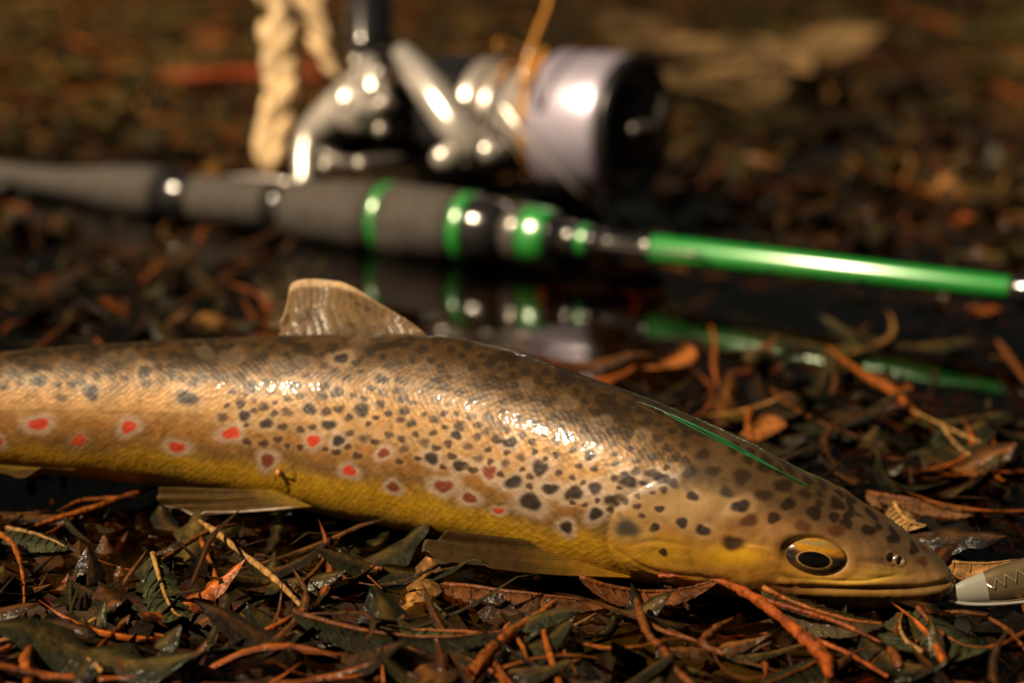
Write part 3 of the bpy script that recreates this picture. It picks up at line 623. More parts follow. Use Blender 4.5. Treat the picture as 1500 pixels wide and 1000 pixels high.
# rotor
rot_ = spart('rotor', [(612, 40), (618, 62), (630, 76), (650, 84), (690, 87), (712, 86), (716, 80)], M_blk)
spart('rotor_ring', [(700, 78), (704, 85), (733, 84), (736, 78)], M_skirt)
def ring_pt(px, r, ang): P_ = sp(px); k = ((P_-CAM)@FW)/F; return P_+(Rv*math.cos(ang)+Sv*math.sin(ang))*r*k
arm = [U(588, 78, .766), U(612, 108, .756), U(640, 145, .748), U(668, 184, .743), U(694, 212, .742), U(715, 226, .744)]
Va_, Fa_ = tube_data(arm, [.0040, .0056, .0066, .0070, .0062, .0036], 24, 36); mesh('bail_arm', Va_, Fa_, M_chr, reel)
Vb, Fb_ = ball_data(U(718, 222, .741), (.0052, .0048, .0045), 20, 12); lr = mesh('line_roller', Vb, Fb_, M_chr, reel)
Vb, Fb_ = ball_data(U(655, 232, .744), (.0055, .0040, .0045), 20, 12); mesh('bail_screw', Vb, Fb_, M_chr, reel)
bw = [U(640, 238, .745), U(700, 232, .744)]+[ring_pt(752+150*math.sin((a-2.2)/(5.4-2.2)*math.pi), 112+14*math.sin((a-2.2)/(5.4-2.2)*math.pi), a) for a in np.linspace(2.45, 5.4, 14)]+[ring_pt(745, 104, 5.5)]
tube('bail_wire', bw, [.0008]*len(bw), M_chr, reel, n=10, seg=90)
arm2 = [ring_pt(612, 66, 3.9), ring_pt(650, 90, 4.3), ring_pt(700, 100, 5.0), ring_pt(745, 104, 5.5)]
tube('bail_arm', arm2, [.0045, .006, .0055, .0035], M_gray, reel, n=16, seg=24)
# spool
spart('spool_skirt', [(735, 70), (737, 77), (748, 79), (752, 76), (765, 76), (769, 79), (800, 79), (806, 84)], M_skirt)
spart('spool_band', [(752.5, 77), (753, 79), (764, 79), (764.5, 77)], M_blkm)
spart('wound_line', [(800, 80), (804, 92), (819, 93), (822, 88)], simple('amber_line', (.42, .20, .04), .35, coat=.6, bump=.0004, bscale=1200, var=.3))
M_lip = simple('pearl_silver', (.52, .48, .62), .36, metal=.6, coat=1.0, coatr=.34)
spart('spool_lip', [(819, 88), (821, 101), (826, 105), (905, 106.5), (917, 106), (921, 102)], M_lip)
spart('spool_rim', [(920, 100), (922, 105), (930, 106), (936, 102), (938, 92), (932, 88), (929, 60)], M_blkm)
drag = spart('drag_knob', [(929, 62), (940, 60), (948, 54), (952, 44), (953, 20)], M_blkm)
for k in range(3):
    a = k*2*math.pi/3+.55
    tube('knob_ridge', [ring_pt(955, 4, a), ring_pt(957, 28, a), ring_pt(952, 56, a)], [.0034, .003, .002], M_gray, drag, n=12, seg=12)
# amber line leading off the spool
M_line = simple('amber_monofilament', (.60, .27, .045), .22, coat=1.0)
fl = empty('fishing_line', ring_pt(820, 90, 1.2), 'amber fishing line looping off the reel spool and up out of view', 'fishing line')
tube('strand', [ring_pt(815, 94, 2.35), ring_pt(812, 108, 1.9), ring_pt(812, 109, 1.4), U(762, 130, .742), U(775, 80, .742), U(790, 40, .745), U(803, 5, .75), U(815, -60, .76)], [.0009]*8, M_line, fl, n=8, seg=60)
tube('strand', [ring_pt(812, 93, .2), ring_pt(790, 90, .55), ring_pt(770, 84, .95), ring_pt(757, 82, 1.5), ring_pt(762, 84, 2.0)], [.0009]*5, M_line, fl, n=8, seg=40)
tube('strand', [ring_pt(808, 93, .1), U(745, 62, .77), U(730, 72, .765), ring_pt(752, 88, .9)], [.0006]*4, M_line, fl, n=8, seg=40)

# ------------------------------------------------------------------ pale dry grass seed head behind the rod
M_seed = attr_mat('dry_seed_husk', rough=.5, coat=.25, bump=.0003, bscale=900, var=.25, vscale=300, transl=.25)
def spikelet(base, d, L, W, nseg=6):
    d = nrm(d); s = nrm(np.cross(d, [0, 1, .1])); u_ = np.cross(s, d); V_ = []; 
    for k in range(nseg+1):
        tt = k/nseg; w_ = W*math.sin(math.pi*min(1, tt*.9+.06))**.8
        for a in np.linspace(0, 2*math.pi, 8, endpoint=False): V_.append(base+d*L*tt+s*w_*math.cos(a)+u_*(w_*.7*math.sin(a)+.12*L*tt*tt))
    return V_, gridf(nseg+1, 8, True).tolist()+[tuple(range(7, -1, -1)), tuple(range(nseg*8, nseg*8+8))]
def seedhead(path, deps, label, n, wpx, seed):
    rg = random.Random(seed); P_ = catmull(np.array([U(x, y, d) for (x, y), d in zip(path, deps)]), n)
    root = empty('grass_seed_head', P_[0], label, 'seed head', 'dry grass seed heads behind the rod')
    tube('stalk', P_[::3], [.0016]*len(P_[::3]), M_seed, root, n=8, col=(.60, .40, .20))
    for k in range(1, n):
        T_ = nrm(P_[k]-P_[k-1]); base = P_[k]
        for q_ in range(2):
            a = rg.uniform(0, 6.28); sdv = nrm(np.cross(T_, [math.cos(a), math.sin(a), .3]))
            V_, F_ = spikelet(base, T_*1.0+sdv*.55, rg.uniform(.012, .017), rg.uniform(.0032, .0044)*wpx)
            col = np.array((.88, .66, .38))*rg.uniform(.75, 1.2)
            mesh('spikelet', V_, F_, M_seed, root, col=np.tile(col, (len(V_), 1)))
seedhead([(396, 262), (402, 200), (412, 130), (408, 60), (398, -10), (400, -60)], [.80]*6, 'thick pale cream seed head of dry grass standing behind the reel foot', 26, 1.0, 3)
seedhead([(505, 125), (490, 85), (472, 40), (455, -10), (440, -60)], [.83]*5, 'smaller pale cream seed head beside the black reel handle', 16, .75, 4)

# ------------------------------------------------------------------ the lure at the trout's mouth
kd = .432
lure = empty('fishing_lure', U(1440, 862, kd), 'slim silver lure with pearly white tip at the mouth of the trout', 'fishing lure')
def lx(s): return U(1384+s*200, 872-s*42, kd-.0)      # along the lure, runs out of the frame
LA = nrm(lx(1)-lx(0)); LU = nrm(np.cross(LA, FW)); LU = LU if LU[2] > 0 else -LU; LF = np.cross(LA, LU)
M_pearl = simple('pearl_white', (.22, .22, .18), .30, coat=1.0, coatr=.05)
m, t, b = mat_new('etched_silver'); b.inputs['Metallic'].default_value = .85; b.inputs['Roughness'].default_value = .22; b.inputs['Coat Weight'].default_value = 1.0; b.inputs['Base Color'].default_value = (.42, .31, .16, 1)
M_etch = m
def lsec(s):
    return np.interp(s, [0, .03, .15, .4, .8, 1.5, 2.2, 2.6], [.2, 9, 17, 27, 34, 34, 20, .5])*kd/F
def lpart(name, s0, s1, mat, n=30, a0=0, a1=2*math.pi, off=0):
    S_ = np.linspace(s0, s1, n); A_ = np.linspace(a0, a1, 40); Vv = []
    for s_ in S_:
        r = lsec(s_)+off
        for a in A_: Vv.append(lx(s_)+LU*r*math.cos(a)+LF*r*.55*math.sin(a))
    return mesh(name, Vv, gridf(n, 40), mat, lure)
lpart('lure_tip', 0, .30, M_pearl, 20); lpart('lure_body', .30, 2.6, M_etch, 60)
# zig-zag etched mark, raised
zz = [(.30, .25), (.345, -.12), (.37, .45), (.42, -.05), (.44, .52), (.50, .02), (.53, .6), (.60, .05), (.63, .62), (.70, .05)]
fs = -1 if LF@(CAM-lx(.5)) < 0 else 1
zp = [lx(s_)+LU*lsec(s_)*h+LF*fs*(lsec(s_)*.55*math.sqrt(1-h*h)+.00012) for s_, h in zz]
tube('zigzag_mark', zp, [.00028]*len(zp), simple('mark_silver', (.75, .62, .42), .2, metal=.9, coat=1.), lure, n=6)
tube('belly_wire', [lx(s_)-LU*(lsec(s_)+.0002)+LF*fs*.0005 for s_ in (.02, .15, .4, .8, 1.2)], [.0004]*5, M_chr, lure, n=8, seg=30)
hk = lx(0)
tube('split_ring', [U(1378+13*math.cos(a), 871+7*math.sin(a), kd+.002*math.sin(a)) for a in np.linspace(0, 2*math.pi, 20)], [.00035]*20, M_gray, lure, n=6)
tube('hook', [U(1368, 870, kd), U(1358, 874, kd), U(1345, 872, kd+.002), U(1338, 864, kd+.004), U(1343, 857, kd+.006)], [.00042, .00042, .0004, .00035, .0001], M_gray, lure, n=8, seg=30)
Vb, Fb_ = ball_data(U(1358, 869, kd-.001), (.0012, .0009, .0009)); mesh('bead', Vb, Fb_, M_sil, lure)

# ------------------------------------------------------------------ leaf litter
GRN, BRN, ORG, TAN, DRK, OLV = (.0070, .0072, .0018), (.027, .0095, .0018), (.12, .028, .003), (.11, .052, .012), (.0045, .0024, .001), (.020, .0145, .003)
def leaf_grid(L, W, nseg, teeth, curl, bend, rg, ragged=0.):
    """blade with a toothed margin, folded along the midrib; 5 vertices across"""
    V_ = []; rib = []
    for k in range(nseg+1):
        t0 = k/nseg; w_ = W*.5*(math.sin(math.pi*min(1, t0**.8*.97+.03)))**.8
        w1 = w_*(1+(teeth if k % 2 else -teeth)+ragged*(rg.random()-.5)); w2 = w_*(1+(teeth if k % 2 else -teeth)+ragged*(rg.random()-.5))
        yb = bend*math.sin(t0*math.pi*.9)*L; zc = curl*L*(t0-.5)**2*2
        sag = .22*W
        for q_, ww in ((-1, w1), (-.5, w1), (0, 0), (.5, w2), (1, w2)):
            V_.append((t0*L-(teeth*.6*L/nseg if abs(q_) == 1 and k % 2 else 0), yb+q_*ww, zc-abs(q_)**1.5*sag*(w_/(W*.5))+.02*W*(rg.random()-.5)))
            rib.append(1.0 if q_ == 0 else 0.0)
    return np.array(V_), np.array(rib), gridf(nseg+1, 5)
def leaf_frag(L, W, rg, n=11):
    """crumpled piece of decayed leaf: ragged fan"""
    V_ = [(0, 0, .1*W)]; 
    for ring in (.55, 1.0):
        for k in range(n):
            a = k*2*math.pi/n; r = ring*(1+.75*(rg.random()-.5)*ring); V_.append((math.cos(a)*L*.5*r, math.sin(a)*W*.5*r, (rg.random()-.5)*.35*W*ring))
    Fq = [(0, 1+k, 1+(k+1) % n, 1+(k+1) % n) for k in range(n)]
    Fq += [(1+k, 1+n+k, 1+n+(k+1) % n, 1+(k+1) % n) for k in range(n)]
    return np.array(V_), np.zeros(len(V_)), Fq
def rotm(yaw, pitch, rollv):
    return np.array(Matrix.Rotation(yaw, 3, 'Z') @ Matrix.Rotation(pitch, 3, 'Y') @ Matrix.Rotation(rollv, 3, 'X'))
fishxy = C[::12, :2]; fishhw = b_[::12]
rodl0, rodl1 = rp(-500)[:2], rp(2600)[:2]; rdir = nrm(rodl1-rodl0)
def zcap(x, y, L):
    """highest level litter may reach here without piercing the trout or the rod; also keeps open water before the rod"""
    d = np.hypot(fishxy[:, 0]-x, fishxy[:, 1]-y)-fishhw; k = int(np.argmin(d)); cap = .0032
    behind = y > fishxy[k, 1]
    if d[k] < .002+L*.35: cap = -.004 if (d[k] < 0 or behind) else .000
    q_ = np.array([x, y])-rodl0; al = q_@rdir; dr = q_[0]*rdir[1]-q_[1]*rdir[0]    # >0: camera side
    px = 0
    zr = rodz(al)
    if abs(dr) < .014+L*.4: cap = min(cap, zr-.016)
    if openwater(x, y): cap = min(cap, -.008)
    if -.006 < dr < .030 and -200 < pxof(x, y) <= 430: cap = min(cap, -.003)
    if x > .078 and .40 < y < .46 and abs((y-.432)) < .022 and x > .083: cap = min(cap, -.005)
    P_ = sp(760); 
    if abs(x-P_[0]) < .07 and abs(y-P_[1]) < .035: cap = min(cap, -.002)
    return cap
OPEN = [(*G(a_, b_)[:2], c_) for a_, b_, c_ in ((1425, 568, .020), (1490, 590, .016), (1335, 525, .012), (1215, 490, .010), (1100, 470, .012), (1030, 880, .008), (1090, 895, .008), (500, 770, .012), (620, 800, .010), (350, 745, .010), (1250, 905, .009), (1370, 890, .008))]
def nearreel(x, y):
    P_ = sp(900); return -.07 < x-P_[0] < .12 and -.03 < y-P_[1] < .09
def openwater(x, y):
    q_ = np.array([x, y])-rodl0; dr = q_[0]*rdir[1]-q_[1]*rdir[0]
    px_ = pxof(x, y); wob = .012*math.sin(px_*.021)+.006*math.sin(px_*.057)
    for a_, b_, r_0 in OPEN:
        if (x-a_)**2+((y-b_)*.7)**2 < r_0**2: return True
    return -.012 < dr < (.078+wob if 420 < px_ < 1130 else .022+wob) and -100 < px_ < 1560
def pxof(x, y): return project(np.array([x, y, 0.]))[0]
def rodz(al): 
    t0 = (np.dot(rodl0+rdir*al-R1[:2], AX[:2]))/(AX[0]**2+AX[1]**2); return R1[2]+AX[2]*t0
def in_view(y): return .23+.30*(y-.35)/.8

# bulk: broken leaves, green weed blades and straw bits too many to count
def clump(x, y):
    k = 1/(.6+1.6*max(0, y-.5)); return float(ss(.30, .62, fbm(np.array([x*k*.8, y*k*1.2, .3]), 26, 71, 2)))
def bulk(name, specs, n, zlo, zhi, ymin, ymax, mat, seed, makers, sz=1.0):
    rg = random.Random(seed); tm = makers(rg)
    Vs, Cs, Fs = [], [], []; off = 0
    for _ in range(int(n*1.35)):
        y = ymin+(ymax-ymin)*rg.random()**1.25; xw = .14+.30*y; x = rg.uniform(-xw, xw)
        tv, rb, tf = tm[rg.randrange(len(tm))]; s = rg.uniform(.6, 1.35)*(1+3.0*max(0, y-.72))*sz; L = (tv[:, 0].max()-tv[:, 0].min())*s
        if openwater(x, y) and rg.random() < .95: continue
        dn = clump(x, y)
        if rg.random() > dn*1.45+(1 if nearreel(x, y) else 0)+(.3 if y > .9 else 0): continue
        cap = zcap(x, y, L); z = min(cap, rg.uniform(zlo, zhi)); flat = .35 if cap < .003 else 1
        Rm = rotm(rg.uniform(0, 6.283), rg.gauss(0, .15)*flat, rg.gauss(0, .2)*flat)
        v = (tv*s)@Rm.T+np.array([x, y, z]); v[:, 2] = np.minimum(v[:, 2], cap+.004)
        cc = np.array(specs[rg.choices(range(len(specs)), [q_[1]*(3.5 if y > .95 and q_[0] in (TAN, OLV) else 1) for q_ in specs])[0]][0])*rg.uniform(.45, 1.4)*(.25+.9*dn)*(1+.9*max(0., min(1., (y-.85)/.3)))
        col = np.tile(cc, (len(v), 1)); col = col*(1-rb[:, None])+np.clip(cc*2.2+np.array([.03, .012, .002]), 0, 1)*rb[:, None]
        Vs.append(v); Cs.append(col); Fs.append(np.asarray(tf)+off); off += len(v)
    V_, C_, F_ = np.vstack(Vs), np.vstack(Cs), np.vstack(Fs)
    tri = F_[:, 2] == F_[:, 3]
    T_ = np.vstack([F_[tri][:, :3], F_[~tri][:, [0, 1, 2]], F_[~tri][:, [0, 2, 3]]])
    o = mesh(name, V_, T_, mat, col=C_, smooth=True); return tag(o, kind='stuff')
mk_leaf = lambda rg: [leaf_grid(rg.uniform(.014, .036), rg.uniform(.004, .010), 8, .22, rg.uniform(-.3, .5), rg.uniform(-.2, .2), rg, .5) for _ in range(30)]
mk_frag = lambda rg: [leaf_frag(rg.uniform(.007, .02), rg.uniform(.004, .011), rg) for _ in range(30)]
mk_thin = lambda rg: [leaf_grid(rg.uniform(.014, .045), rg.uniform(.0008, .0024), 7, .1, rg.uniform(-.3, .4), rg.uniform(-.35, .35), rg, .3) for _ in range(30)]
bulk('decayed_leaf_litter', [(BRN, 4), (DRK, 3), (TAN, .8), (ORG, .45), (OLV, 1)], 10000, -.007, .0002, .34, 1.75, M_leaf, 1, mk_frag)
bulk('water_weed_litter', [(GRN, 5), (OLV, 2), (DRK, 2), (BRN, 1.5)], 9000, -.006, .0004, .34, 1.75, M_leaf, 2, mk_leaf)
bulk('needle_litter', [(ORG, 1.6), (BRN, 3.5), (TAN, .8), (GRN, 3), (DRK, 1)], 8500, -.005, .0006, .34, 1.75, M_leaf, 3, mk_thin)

# counted leaves: single objects
LEAFK = [('dark green toothed leaf', GRN, 0), ('brown toothed leaf', BRN, 0), ('olive narrow leaf', OLV, 1), ('orange brown curled leaf', ORG, 0), ('pale tan dry leaf', TAN, 0), ('crumpled brown leaf scrap', BRN, 2)]
rg = random.Random(21); lib = {}
for ki, (nm, colr, typ) in enumerate(LEAFK):
    for v_ in range(5):
        if typ == 0: tv, rb, tf = leaf_grid(.026*rg.uniform(.8, 1.3), .0095*rg.uniform(.8, 1.2), 14, .20, rg.uniform(-.3, .5), rg.uniform(-.2, .2), rg, .35)
        elif typ == 1: tv, rb, tf = leaf_grid(.032, .0042, 12, .1, rg.uniform(-.3, .4), rg.uniform(-.25, .25), rg, .25)
        else: tv, rb, tf = leaf_frag(.02, .013, rg, 14)
        cc = np.array(colr)*rg.uniform(.8, 1.3); col = np.tile(cc, (len(tv), 1)); col = col*(1-rb[:, None])+np.clip(cc*2.4+np.array([.05, .018, .003]), 0, 1)*rb[:, None]
        tfl = [tuple(dict.fromkeys(int(x) for x in f_)) for f_ in np.asarray(tf)]
        o = mesh('leaf', tv, tfl, M_leaf, col=col, smooth=False); lib[(ki, v_)] = o.data; bpy.data.objects.remove(o)
zones = [(.36, .430, 'in front of the trout'), (.52, .64, 'between the trout and the rod'), (.80, 1.25, 'on the ground behind the reel')]
cnt = 0
def place(x, y, zt):
    px = pxof(x, y)
    if zt.startswith('in front'): opts = ((230, 'below the tail end of the trout'), (470, 'below the pelvic fin of the trout'), (660, 'below the belly of the trout'), (900, 'below the pectoral fin of the trout'), (1110, 'below the gills of the trout'), (1330, 'below the eye of the trout'), (9999, 'near the lure'))
    elif zt.startswith('between'): opts = ((240, 'behind the tail end of the trout'), (430, 'just left of the dorsal fin'), (900, 'behind the back of the trout'), (1130, 'behind the nape of the trout'), (1330, 'below the middle of the green blank'), (9999, 'near the right edge below the green blank'))
    else: opts = ((370, 'far left of the grass seed head'), (900, 'far behind the reel'), (1200, 'far right of the spool'), (9999, 'at the far upper right'))
    return next(n_ for lim, n_ in opts if px < lim)
for y0, y1, zt in zones:
    for _ in range(95 if y0 != .80 else 60):
        y = rg.uniform(y0, y1); xw = .05+.235*y+.02; x = rg.uniform(-xw, xw)
        ki = rg.choices(range(6), [3, 3, 2, .8, .6, 2.5])[0]; L = .026; cap = zcap(x, y, L)
        if openwater(x, y): continue
        if zt == 'in front of the trout' and np.min(np.hypot(fishxy[:, 0]-x, fishxy[:, 1]-y)-fishhw) < .006: continue
        s = rg.uniform(.6, 1.15)*(1 if y < .8 else 1.5)
        o = bpy.data.objects.new('leaf', lib[(ki, rg.randrange(5))]); COL.objects.link(o); flat = .4 if cap < .003 else 1
        o.location = (x, y, min(cap, rg.uniform(-.004, .0008))); o.rotation_euler = (rg.gauss(0, .16)*flat, rg.gauss(0, .13)*flat, rg.uniform(0, 6.28)); o.scale = (s, s, s)
        zt2 = place(x, y, zt); lb = LEAFK[ki][0]+' among the litter '+zt2; tag(o, lb, 'leaf', lb.replace('leaf', 'leaves', 1)); cnt += 1

# counted straws: thin stems lying loose
for y0, y1, zt in zones:
    for _ in range(18):
        y = rg.uniform(y0, y1); xw = .05+.235*y; x = rg.uniform(-xw, xw); L = rg.uniform(.012, .035)*(1 if y < .8 else 1.6); cap = zcap(x, y, L)
        if np.min(np.hypot(fishxy[:, 0]-x, fishxy[:, 1]-y)-fishhw) < .012: continue
        if openwater(x, y): continue
        a = rg.uniform(0, 6.28); z = min(cap, rg.uniform(-.003, .001)); d_ = np.array([math.cos(a), math.sin(a), 0]); s_ = np.array([-d_[1], d_[0], 0])
        p0 = np.array([x, y, z]); pts = [p0, p0+d_*L*.35+s_*L*rg.uniform(-.08, .08)+[0, 0, .001], p0+d_*L*.7+s_*L*rg.uniform(-.12, .12), p0+d_*L+s_*L*rg.uniform(-.2, .2)+[0, 0, -.002]]
        o = tube('twig', pts, [.0007, .0006, .0005, .0002], M_twig, n=6, seg=9, rough=.4, origin=p0, col=np.array(ORG)*rg.uniform(.5, 1.5))
        zt2 = place(x, y, zt); tag(o, 'short loose rust coloured twig among the litter '+zt2, 'twig', 'short loose twigs '+zt2)

# placed pieces the photograph shows one by one
def pts3(pl, z): 
    zz_ = z if isinstance(z, (list, tuple)) else [z]*len(pl); return [G(x, y, q_*.62/1000) for (x, y), q_ in zip(pl, zz_)]
def twig(label, main, z, r, col, branches=(), cat='twig', rough=.45):
    P_ = pts3(main, z); r = [q_*.72 for q_ in r]; branches = [(a_1, b_1, [q_*.75 for q_ in c_1]) for a_1, b_1, c_1 in branches]
    if not branches:
        o = tube('twig', P_, r, M_twig, n=10, seg=max(14, 7*len(P_)), rough=rough, origin=P_[0], col=col); return tag(o, label, cat)
    root = empty('twig', P_[0], label, cat); tube('stem', P_, r, M_twig, root, n=10, seg=max(14, 7*len(P_)), rough=rough, col=col)
    for bl, bz, br in branches: tube('branch', pts3(bl, bz), br, M_twig, root, n=8, seg=18, rough=rough, col=np.array(col)*random.uniform(.7, 1.3))
    return root
O1, O2, O3, T1 = (.19, .052, .007), (.10, .030, .006), (.20, .042, .006), (.26, .14, .045)
twig('long orange straw leaning left below the pelvic fin', [(245,704),(200,722),(150,740),(95,756),(45,772)], [3,4,5,4,3], [.0006,.0010,.0012,.0010,.0004], O1, [([(215,716),(180,728),(120,733),(85,748)], 5, [.0006,.0007,.0003]), ([(130,742),(90,770),(60,785)], 3, [.0006,.0005,.0002])])
twig('tan twig sloping down right from a fork below the pelvic fin', [(292,762),(315,778),(355,810),(400,845),(430,875),(446,893)], [8,8,7,6,5,4], [.0005,.0010,.0009,.0009,.0007,.0004], T1)
twig('rusty twig running down left from the pelvic fin fork', [(345,768),(310,776),(275,795),(240,818),(215,832)], [6,7,6,5,4], [.0004,.0008,.0008,.0007,.0003], O2)
twig('short red orange stem hanging beneath the tan twig fork', [(292,785),(305,815),(316,845),(320,872)], [6,5,4,3], [.0006,.0008,.0007,.0003], O1)
twig('small rust coloured forked twig below the belly', [(497,788),(478,815),(458,840),(430,862)], [5,5,4,3], [.0004,.0008,.0009,.0004], O2, [([(478,815),(520,828),(560,862)], 4, [.0005,.0005,.0002]), ([(482,822),(510,848),(555,858)], 3, [.0004,.0004,.0002])])
twig('thick orange forked twig at the bottom edge left of centre', [(812,882),(785,903),(750,925),(722,950),(700,975),(660,1012)], [9,8,7,6,5,4], [.0009,.0013,.0014,.0016,.0018,.0018], O1, [([(768,912),(745,915),(735,930)], 6, [.0007,.0006,.0003]), ([(750,928),(765,945),(772,965)], 5, [.0008,.0007,.0003]), ([(716,955),(735,985),(755,1008)], 4, [.0009,.0008,.0004])])
twig('upright orange stem with green leaf in the centre foreground', [(795,893),(798,930),(808,965),(822,1008)], [7,6,5,4], [.0006,.0009,.0009,.0008], O1)
twig('crooked brown orange twig left of the red fork', [(932,878),(940,905),(952,932),(975,955),(990,980),(1018,1005)], [8,7,7,6,5,4], [.0008,.0013,.0011,.0011,.0010,.0008], O2, [([(942,908),(975,925),(1010,935),(1030,942)], 5, [.0007,.0006,.0004])])
twig('bright red orange forked twig below the gill of the trout', [(965,843),(1010,843),(1055,851),(1105,875),(1145,905),(1180,935),(1208,962),(1215,990)], [8,9,9,9,8,7,6,4], [.0006,.0008,.0010,.0015,.0013,.0017,.0020,.0010], O3, [([(1112,876),(1170,893),(1230,912),(1290,940)], [9,8,6,5], [.0008,.0008,.0007,.0003]), ([(1182,932),(1240,955),(1300,990)], [6,5,4], [.0007,.0006,.0004])])
twig('broken brown stub with torn tip behind the red fork', [(1075,905),(1050,920),(1030,942),(1062,958)], [5,6,5,4], [.0004,.0012,.0014,.0005], O2)
twig('short brown upright stub below the snout', [(1318,902),(1313,925),(1308,950),(1318,975)], [6,5,4,3], [.0012,.0014,.0018,.0010], O2)
twig('thin orange stem at the left edge below the tail', [(0,782),(20,798),(33,840),(36,885)], [6,6,5,4], [.0009,.0008,.0006,.0003], O1)
twig('orange stem in the bottom left corner', [(52,938),(38,965),(42,1000),(30,1020)], [6,6,5,5], [.0008,.0016,.0014,.0010], O1, [([(42,990),(80,992),(110,985)], 4, [.0008,.0007,.0003])])
twig('orange strand running down left from the small forked twig', [(1450//1,905),(1480,925),(1510,960)], [5,5,4], [.0005,.0007,.0004], O2)
twig('big orange forked twig behind the trout head on the right', [(1212,508),(1240,530),(1275,555),(1312,575),(1345,610)], [6,7,7,6,4], [.0006,.0011,.0017,.0020,.0006], O1, [([(1312,575),(1335,570),(1325,562)], 6, [.0014,.0009,.0004])])
twig('thin tan straw sloping down toward the right edge', [(1335,600),(1380,622),(1430,645),(1480,662)], [5,5,4,4], [.0004,.0005,.0005,.0003], T1)
twig('upright orange stub below the green blank', [(1042,478),(1048,505),(1046,535),(1052,565)], [6,5,5,4], [.0006,.0012,.0012,.0006], O1)
twig('rusty sloping twig left of the dorsal fin', [(402,368),(375,382),(335,405),(295,428),(262,448)], [7,7,6,5,4], [.0006,.0011,.0012,.0011,.0005], O2)
twig('short orange twig near the tail end behind the trout', [(95,478),(75,495),(50,515)], [6,6,5], [.0006,.0013,.0006], O2)
twig('orange vertical stub just behind the nape', [(1100,598),(1096,620),(1102,642)], [6,6,5], [.0012,.0015,.0010], O1)
twig('long rust red stick lying behind the seed head', [(235,112),(300,112),(380,110),(475,112)], [14,14,14,14], [.0030,.0055,.0060,.0045], (.22, .035, .006))
twig('rusty stick at the right edge below the blank', [(1462,500),(1480,525),(1505,560)], [6,6,5], [.0010,.0018,.0012], O2)

def leafp(label, a, b, wmm, z, col, rib=None, seed=0, twist=0., frag=False, cat='leaf'):
    rg_ = random.Random(seed+100); z = z*.5; A_, B_ = G(*a, z/1000), G(*b, z/1000); L = np.linalg.norm(B_-A_); d_ = (B_-A_)/L; s_ = nrm(np.array([-d_[1], d_[0], 0])); 
    u_ = nrm(np.cross(d_, s_)); u_ = u_ if u_[2] > 0 else -u_
    s2 = s_*math.cos(twist)+u_*math.sin(twist); u2 = u_*math.cos(twist)-s_*math.sin(twist)
    nseg = 34; V_, rb, Fq = leaf_grid(L, wmm/1000, nseg, .09, rg_.uniform(-.1, .25), rg_.uniform(-.12, .12), rg_, .16)
    Pw = A_+V_[:, :1]*d_+V_[:, 1:2]*s2+V_[:, 2:3]*u2
    root = empty('leaf', A_, label, cat); cc = np.array(col); n_ = fbm(Pw, 500, seed)
    mesh('blade', Pw, Fq, M_leaf, root, col=np.clip(cc*(.5+n_)[:, None], 0, 1), smooth=True)
    mid_ = Pw.reshape(nseg+1, 5, 3)[:, 2]+u2*.0002; tube('midrib', mid_[::3], np.linspace(.0006, .00015, len(mid_[::3])), M_twig, root, n=6, col=rib if rib is not None else np.array(T1)*.8)
    for k in range(3, nseg-4, 4):
        for e_ in (0, 4): q_ = Pw.reshape(nseg+1, 5, 3); tube('vein', [mid_[k], (mid_[k]+q_[min(nseg, k+2), e_])/2+u2*.0003, q_[min(nseg, k+4), e_]], [.00022, .00018, .00008], M_twig, root, n=4, col=np.array(col)*1.15)
    return root
leafp('long dark green leaf with orange midrib across the lower left foreground', (430,912), (770,932), 11, 6, GRN, O2, 1)
leafp('second dark green leaf with red midrib reaching the thick orange twig', (770,930), (590,918), 9, 7, (.03,.035,.012), O1, 2)
leafp('green leaf with pale yellow midrib left of the tan twig', (228,838), (272,930), 8, 4, (.020,.024,.008), (.26,.14,.035), 3, .1)
leafp('dark leaf attached under the red fork below the jaw', (1120,882), (1295,938), 10, 6, (.030,.020,.006), O1, 4, .2)
leafp('wide dark green leaf with reddish midrib in the lower right corner', (1345,905), (1450,965), 14, 4, (.020,.022,.008), O2, 5, .1)
leafp('grey green leaf standing below the snout', (1345,965), (1322,905), 8, 6, (.03,.032,.012), T1, 6, .4)
leafp('green leaf behind the upright orange stem', (790,905), (850,1000), 13, 3, GRN, O2, 7)
leafp('dark green leaf beside the crooked twig in the foreground', (1210,960), (1110,1000), 13, 3, GRN, O2, 8)
leafp('brown leaf lying flat behind the snout', (1270,722), (1445,748), 12, 3, (.10,.045,.016), O2, 9)
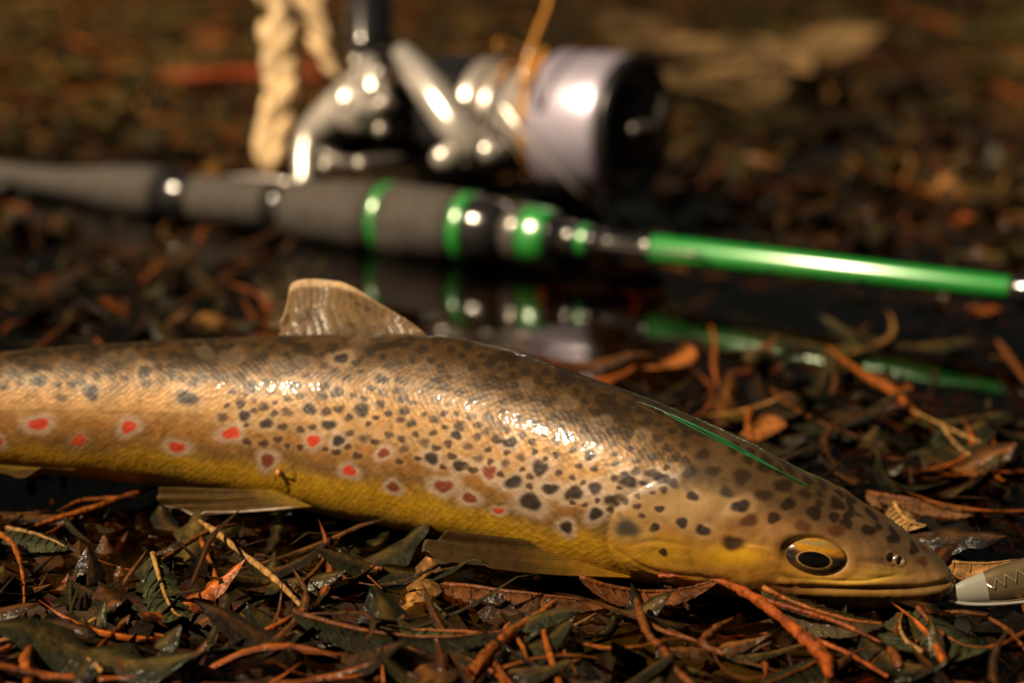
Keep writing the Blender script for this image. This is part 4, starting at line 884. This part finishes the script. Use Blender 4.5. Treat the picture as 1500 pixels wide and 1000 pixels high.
leafp('broad tan brown leaf beside the snout and lure', (1290,800), (1490,840), 17, 3, (.17,.085,.026), (.2,.1,.03), 10)
leafp('small pale tan leaf above the snout', (1310,745), (1360,778), 9, 6, (.26,.15,.05), T1, 11)
leafp('orange brown leaf behind the trout below the green blank', (1010,510), (940,545), 10, 6, (.30,.10,.02), O1, 12, .3)
leafp('orange leaf near the upright stub behind the nape', (1120,600), (1070,650), 11, 6, (.24,.085,.02), O1, 13, .3)
leafp('dark green leaf lying behind the nape of the trout', (1130,570), (1270,640), 12, 4, GRN, O2, 14)
leafp('mottled green leaf right of the big forked twig', (1380,640), (1480,690), 14, 3, (.018,.020,.007), T1, 15)
leafp('broad tan leaf near the right edge behind the blank', (1500,290), (1290,262), 36, 4, (.12,.056,.014), T1, 17)
for k_, (x, y) in enumerate([(962, 60), (1005, 84), (1052, 66), (1095, 96), (1150, 82), (1010, 118), (1080, 124), (1190, 60), (930, 38)]):
    A_ = G(x, y, .006); tv, rb, tf = leaf_frag(.075, .065, rg, 14); tv = tv*np.array([1, 1, .4]); th_ = rg.uniform(0, 6)
    tv = tv@rotm(th_, .06, .05).T+A_; tfl = [tuple(dict.fromkeys(int(q_) for q_ in f_)) for f_ in np.asarray(tf)]
    o = mesh('leaf', tv, tfl, M_leaf, col=np.tile(np.array((.17, .105, .045))*rg.uniform(.45, 1.25), (len(tv), 1)), smooth=True, origin=A_)
    tag(o, 'broad pale tan leaf in the sunlit patch far behind the spool', 'leaf', 'broad pale tan leaves in the sunlit patch far behind the spool')
leafp('grey green leaf in the bottom left foreground', (150,990), (60,930), 14, 3, (.022,.022,.008), T1, 20)
leafp('mottled grey green leaf at the left edge under the tail', (10,770), (100,800), 10, 4, (.026,.026,.010), T1, 21)
leafp('brown translucent leaf below the pectoral fin', (560,840), (470,800), 12, 4, (.07,.03,.008), O2, 22)
leafp('long brown bark like leaf beneath the pectoral fin', (640,845), (900,872), 13, 4, (.075,.026,.007), O2, 23)
leafp('reddish brown leaf against the gill of the trout', (850,868), (1060,868), 9, 6, (.085,.028,.007), O2, 24)
